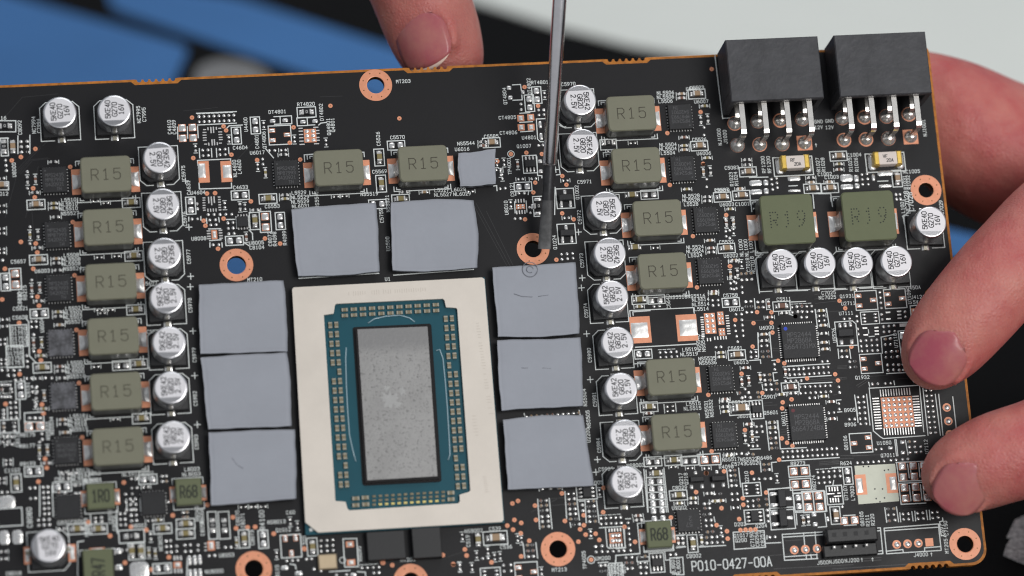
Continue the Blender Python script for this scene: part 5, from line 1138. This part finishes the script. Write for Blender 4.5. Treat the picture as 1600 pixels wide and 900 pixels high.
for n_, (lab, cs) in enumerate(PADS_T):
    small = n_ == 2; zc = .9 if small else 1.05; zt = zc + 1.25
    cx = sum(c[0] for c in cs)/4; cy = sum(c[1] for c in cs)/4
    X, Y = q2(cx, cy, zt)
    if small: pass
    b = MB(); b.box(0, 0, .03, *((4.6, 4.9) if small else (14.0, 12.0)), zc-.03, 'chip_epoxy', 0, .08)
    link('power_stage_chip' if small else 'memory_chip', b.mesh('memory_chip'), CB, (X, Y, 0))
    q = [Vector(q2(u, v, zt)) - Vector((X, Y)) for u, v in cs]
    rnd = random.Random(n_*13+5)
    bul = [rnd.uniform(-.1, .32) for _ in range(4)]
    if n_ == 1: bul = [.35, .5, .45, .1]
    if n_ == 0: bul = [.25, .1, .25, .15]
    N = 22; vs = []; fs = []
    ph = [rnd.uniform(0, 6) for _ in range(6)]
    for i in range(N+1):
        for j in range(N+1):
            s, t = i/N, j/N
            # keep the border rows close together for a soft edge
            s = .5 + .5*math.copysign(min(1, abs(2*s-1)**.8), 2*s-1); t = .5 + .5*math.copysign(min(1, abs(2*t-1)**.8), 2*t-1)
            p = q[0]*(1-s)*(1-t) + q[1]*s*(1-t) + q[2]*s*t + q[3]*(1-s)*t
            bs, bt = math.sin(math.pi*s), math.sin(math.pi*t)
            p = p + Vector((0, 1))*bs*((1-t)**3*bul[0] - t**3*bul[2]) + Vector((1, 0))*bt*(s**3*bul[1] - (1-s)**3*bul[3])
            p = p + Vector((.05*math.sin(9*t+ph[0]) + .03*math.sin(23*t+ph[1]), .05*math.sin(8*s+ph[2]) + .03*math.sin(21*s+ph[3])))
            ed = min(s, t, 1-s, 1-t)
            z = zt + .05*math.sin(4*s+ph[4])*math.sin(5*t+ph[5]) - (.16 if ed < 1e-6 else (.04 if ed < .02 else 0)) + rnd.uniform(-.008, .008)
            if n_ == 3:
                r = (p - (Vector(q2(828, 421, zt)) - Vector((X, Y)))).length
                z -= .22*math.exp(-((r-1.2)/.22)**2)
            vs.append((p.x, p.y, z))
    W1 = N+1
    for i in range(N):
        for j in range(N): k = i*W1+j; fs.append((k, k+1, k+W1+1, k+W1))
    rim = [i*W1 for i in range(N+1)] + [N*W1+j for j in range(1, N+1)] + [i*W1+N for i in range(N-1, -1, -1)] + [j for j in range(N-1, 0, -1)]
    o = len(vs); vs += [(vs[k][0]*.992, vs[k][1]*.992, zc+.01) for k in rim]; L = len(rim)
    fs += [(rim[k], o+k, o+(k+1) % L, rim[(k+1) % L]) for k in range(L)]
    mb = MB(); mb.add(vs, fs, 'thermal_pad', True)
    # faces must look up
    a, b_, c = (Vector(vs[k]) for k in fs[0][:3])
    if (b_-a).cross(c-a).z < 0: mb.f = [tuple(reversed(f_)) for f_ in mb.f]
    t = link('thermal_pad', mb.mesh('thermal_pad'), None, (X, Y, 0))
    marks = {3: [[(803, 459), (815, 463), (832, 464)], [(841, 463), (857, 461)]], 4: [[(815, 575), (825, 575)], [(847, 575), (861, 576)]], 8: [[(362, 715), (370, 726), (380, 732)]]}.get(n_)
    if marks:
        mk = MB()
        for l in marks: mk.tube([(*(Vector(q2(u, v, zt)) - Vector((X, Y))), zt+.0) for u, v in l], .06, 'thermal_pad_mark', 6)
        link('crease', mk.mesh('crease'), t)
    if n_ == 3:
        mk = MB(); cc = Vector(q2(828, 421, zt)) - Vector((X, Y))
        for rr in (1.42, .62):
            mk.tube([(cc.x+rr*math.cos(2*math.pi*k/20), cc.y+rr*math.sin(2*math.pi*k/20), zt-.02) for k in range(18 if rr < 1 else 21)], .07, 'thermal_pad_mark', 6)
        link('dent_ring', mk.mesh('dent_ring'), t)
    top(t, lab, 'thermal pad', 'grey thermal pads lying on the chips')

# ---------------------------------------------------------------- merge the collected small work onto the board
def sdot(mb): mb.disc(0, 0, .016, .42, 'copper', 18); mb.disc(0, 0, .02, .09, 'plated_wall', 8)
TPM = shared('test_point', sdot)
for x, y in DOTS: link('test_point', TPM, BOARD, (x, y, 0))
for mb, nm, par in ((SILK, 'silkscreen_print', BOARD), (PADS, 'small_solder_pads', BOARD), (RES, 'small_resistors', CB), (TRACE, 'copper_traces', BOARD)):
    o = link(nm, mb.mesh(nm), par); o['kind'] = 'stuff'
top(CB, 'black graphics card circuit board with grey inductors and silver capacitors', 'circuit board')

# ---------------------------------------------------------------- screwdriver
tip = P(850.5, 389, 3.0); top_ = P(874.5, 0, 21.0)
ax = (top_ - tip).normalized()
sd = bpy.data.objects.new('screwdriver', None); COL.objects.link(sd); sd.empty_display_size = .01; sd.location = tip*S
L_ = lambda t: tip + ax*t - tip
def at(t): return tuple(ax*t)
tb = P(856.3, 312, 3.0 + 18*(77/389)); t_flat = (tb-tip).length; ts = (P(860, 257, 3.0+18*132/389) - tip).length
mb = MB(); mb.tube([at(ts-.05), at(ts+.3), at(60), at(110)], [1.18, 1.30, 1.30, 1.30], 'steel', 28)
link('shaft', mb.mesh('shaft'), sd)
side = ax.cross(Vector((0, 0, 1))).normalized(); nrm = side.cross(ax).normalized()
prof = [(0, 1.22, .18), (3.5, 1.20, .30), (6.5, 1.14, .62), (9.3, 1.08, 1.02), (10.5, 1.08, 1.08), (ts, 1.10, 1.10)]
vs, fs = [], []; n = 24
for t, a, b in prof:
    sq = max(0, min(1, 1 - (b/a)))
    for k in range(n):
        th = 2*math.pi*k/n; c, s = math.cos(th), math.sin(th)
        e = (abs(c)**(2+4*sq) + abs(s)**(2+4*sq))**(-1/(2+4*sq))
        vs.append(Vector(at(t)) + side*c*e*a + nrm*s*e*b)
fs = [(i*n+k, i*n+(k+1) % n, (i+1)*n+(k+1) % n, (i+1)*n+k) for i in range(len(prof)-1) for k in range(n)] + [tuple(range(n))[::-1]]
mb = MB(); mb.add(vs, [f_ for f_ in fs if max(f_) >= 4*n], 'black_oxide', True); mb.add(vs, [f_ for f_ in fs if max(f_) < 4*n], 'ground_tip', True); bl = link('blade', mb.mesh('blade'), sd)
md = bl.modifiers.new('edge_split', 'EDGE_SPLIT'); md.split_angle = R_(38)
mb = MB(); mb.tube([at(108), at(110), at(114), at(140), at(190), at(196)], [3, 6, 8.5, 9, 9, 6], 'handle_plastic', 20); link('handle', mb.mesh('handle'), sd)
top(sd, 'slim flat-blade screwdriver with steel shaft and black tip over the board', 'screwdriver')

# ---------------------------------------------------------------- hands
def chain(pts, n):
    """Catmull-Rom through (vector, radius)"""
    out = []
    P_ = [pts[0]] + pts + [pts[-1]]
    for i in range(1, len(P_)-2):
        for k in range(n):
            t = k/n
            r = []
            for c in range(4):
                a, b, cc, d = (list(q[0])+[q[1]] for q in P_[i-1:i+3])
                r.append(.5*((2*b[c]) + (-a[c]+cc[c])*t + (2*a[c]-5*b[c]+4*cc[c]-d[c])*t*t + (-a[c]+3*b[c]-3*cc[c]+d[c])*t**3))
            out.append((Vector(r[:3]), r[3]))
    out.append(pts[-1]); return out
def hand(name, digits, lab, nails):
    bm = bmesh.new()
    for dg in digits:
        for p, r in chain([(P(u, v, h), r) for u, v, h, r in dg], 7):
            bmesh.ops.create_icosphere(bm, subdivisions=3, radius=r*S, matrix=Matrix.Translation(p*S))
    for c, dist, upv, L, Wd, rc, tilt in nails:      # the fold of skin round the back and sides of each nail
        d = dist.normalized(); nz = (upv - d*upv.dot(d)).normalized(); sx = d.cross(nz).normalized()
        for k in range(41):
            t = R_(-115 + 230*k/40); X = math.sin(t)*(Wd/2+.35); Yy = -math.cos(t)*(L/2+.25)
            Z = -(X*X)/(2*rc) - (Yy*Yy)/(2*rc*3.2) - .75
            p = c + sx*X + d*Yy + nz*Z
            bmesh.ops.create_icosphere(bm, subdivisions=2, radius=1.25*S, matrix=Matrix.Translation(p*S))
    me = bpy.data.meshes.new(name); bm.to_mesh(me); bm.free(); me.materials.append(MATS['skin'])
    o = bpy.data.objects.new(name, me); COL.objects.link(o)
    r = o.modifiers.new('skin_surface', 'REMESH'); r.mode = 'VOXEL'; r.voxel_size = .0007; r.use_smooth_shade = True
    s = o.modifiers.new('soften', 'SMOOTH'); s.factor = .5; s.iterations = 14
    for c, dist, upv, L, Wd, rc, tilt in nails:
        # c: centre (vector), dist: direction to the finger tip, upv: outward normal
        d = dist.normalized(); nz = (upv - d*upv.dot(d)).normalized(); sx = d.cross(nz).normalized()
        mb = MB(); A, B = 16, 12; vs, fs = [], []
        for i in range(A+1):
            for j in range(B+1):
                a = i/A*2-1; b = j/B*2-1
                hw = Wd/2*(1-.10*max(0, -a)**2)*math.sqrt(max(0, 1-(abs(a)**(3.2))*(.55 if a > 0 else .95)))
                X = b*hw; Yy = a*L/2 + (-.10*L*(b*b) if a > 0 else .10*L*b*b)*abs(a)
                Z = -(X*X)/(2*rc) - (Yy*Yy)/(2*rc*3.2)
                vs.append(c + sx*X + d*Yy + nz*Z)
        for i in range(A):
            for j in range(B): k = i*(B+1)+j; fs.append((k, k+B+1, k+B+2, k+1))
        mb.add(vs, fs[:-B*tilt] if tilt else fs, 'nail', True)
        if tilt: mb.add([q_ + nz*.02 for q_ in vs], fs[-B*tilt:], 'nail_edge', True)
        no = link('fingernail', mb.mesh('fingernail'), o)
        m2 = no.modifiers.new('thickness', 'SOLIDIFY'); m2.thickness = .0004; m2.offset = -1
    top(o, lab, 'hand')
    return o
V = Vector
f1 = [(1462, 556, 7.2, 6.6), (1480, 530, 8.0, 8.2), (1520, 482, 9.0, 9.0), (1590, 405, 8.5, 9.4), (1680, 330, 2, 10.2), (1790, 330, -14, 11.5), (1900, 400, -28, 14)]
f2 = [(1492, 742, 7.0, 6.4), (1514, 735, 7.6, 8.0), (1560, 716, 8.6, 8.8), (1640, 690, 8, 9.2), (1740, 640, 0, 10), (1830, 560, -14, 11.5), (1920, 470, -28, 14)]
f3 = [(1440, 118, -19, 5.0), (1462, 150, -21, 8.5), (1495, 192, -23, 12.5), (1550, 232, -26, 14.5), (1640, 270, -28, 15), (1780, 330, -32, 17), (1930, 420, -32, 19)]
f4 = [(1700, 870, 2, 6.5), (1740, 850, 3, 8), (1800, 790, 0, 9), (1860, 690, -10, 10), (1930, 560, -24, 12)]
f5 = [(1770, 1000, 0, 5.5), (1800, 960, 0, 7), (1850, 880, -4, 7.6), (1910, 770, -14, 9), (1960, 600, -26, 11)]
palm = [(1930, 430, -30, 19), (1990, 520, -30, 19), (2090, 560, -32, 20), (2250, 600, -36, 22), (2500, 640, -40, 24)]
n1c, n1d = P(1466, 557, 14.3), P(1440, 590, 5) - P(1480, 530, 8.5)
n2c, n2d = P(1503, 763, 13.7), P(1480, 790, 5) - P(1514, 735, 8.5)
up = (CAM - P(1470, 600)).normalized()
hand('hand', [f1, f2, f3, f4, f5, palm], 'hand gripping the connector end of the board, two fingertips on top',
     [(n1c, n1d, (up + V((-.25, -.30, 0))), 10.6, 10.0, 7.8, 0), (n2c, n2d, (up + V((-.10, -.42, 0))), 10.4, 9.6, 7.6, 0)])
t1 = [(702, 108, -13, 6.0), (694, 88, -12.5, 7.8), (676, 45, -12, 9.2), (652, -20, -10, 9.6), (620, -110, -6, 10.5), (590, -230, 0, 12), (580, -340, 4, 15)]
t2 = [(880, -200, -14, 7), (840, -230, -6, 8.5), (760, -300, 4, 9.5), (680, -380, 8, 11), (620, -450, 8, 13)]
t3 = [(960, -300, -14, 7), (910, -330, -6, 8.5), (820, -400, 4, 9.5), (720, -470, 8, 11), (640, -520, 8, 13)]
t4 = [(960, -420, -12, 7), (920, -440, -4, 8.5), (830, -500, 4, 9.5), (740, -550, 8, 11), (650, -590, 8, 13)]
t5 = [(930, -540, -10, 6), (890, -555, -4, 7.5), (820, -600, 4, 8.5), (740, -630, 8, 10), (660, -650, 8, 12)]
palm2 = [(585, -330, 4, 15), (600, -440, 7, 17), (620, -540, 8, 18), (630, -640, 8, 18), (610, -800, 6, 20), (590, -1000, 2, 22)]
n3c, n3d = P(655, 62, -4.2), P(690, 110, -12.5) - P(672, 40, -11.5)
hand('hand', [t1, t2, t3, t4, t5, palm2], 'hand reaching in above the board, thumb pressed behind its top edge',
     [(n3c, n3d + V((.6, 0, 0)), up + V((-.38, .05, 0)), 12.5, 10.8, 7.4, 1)])
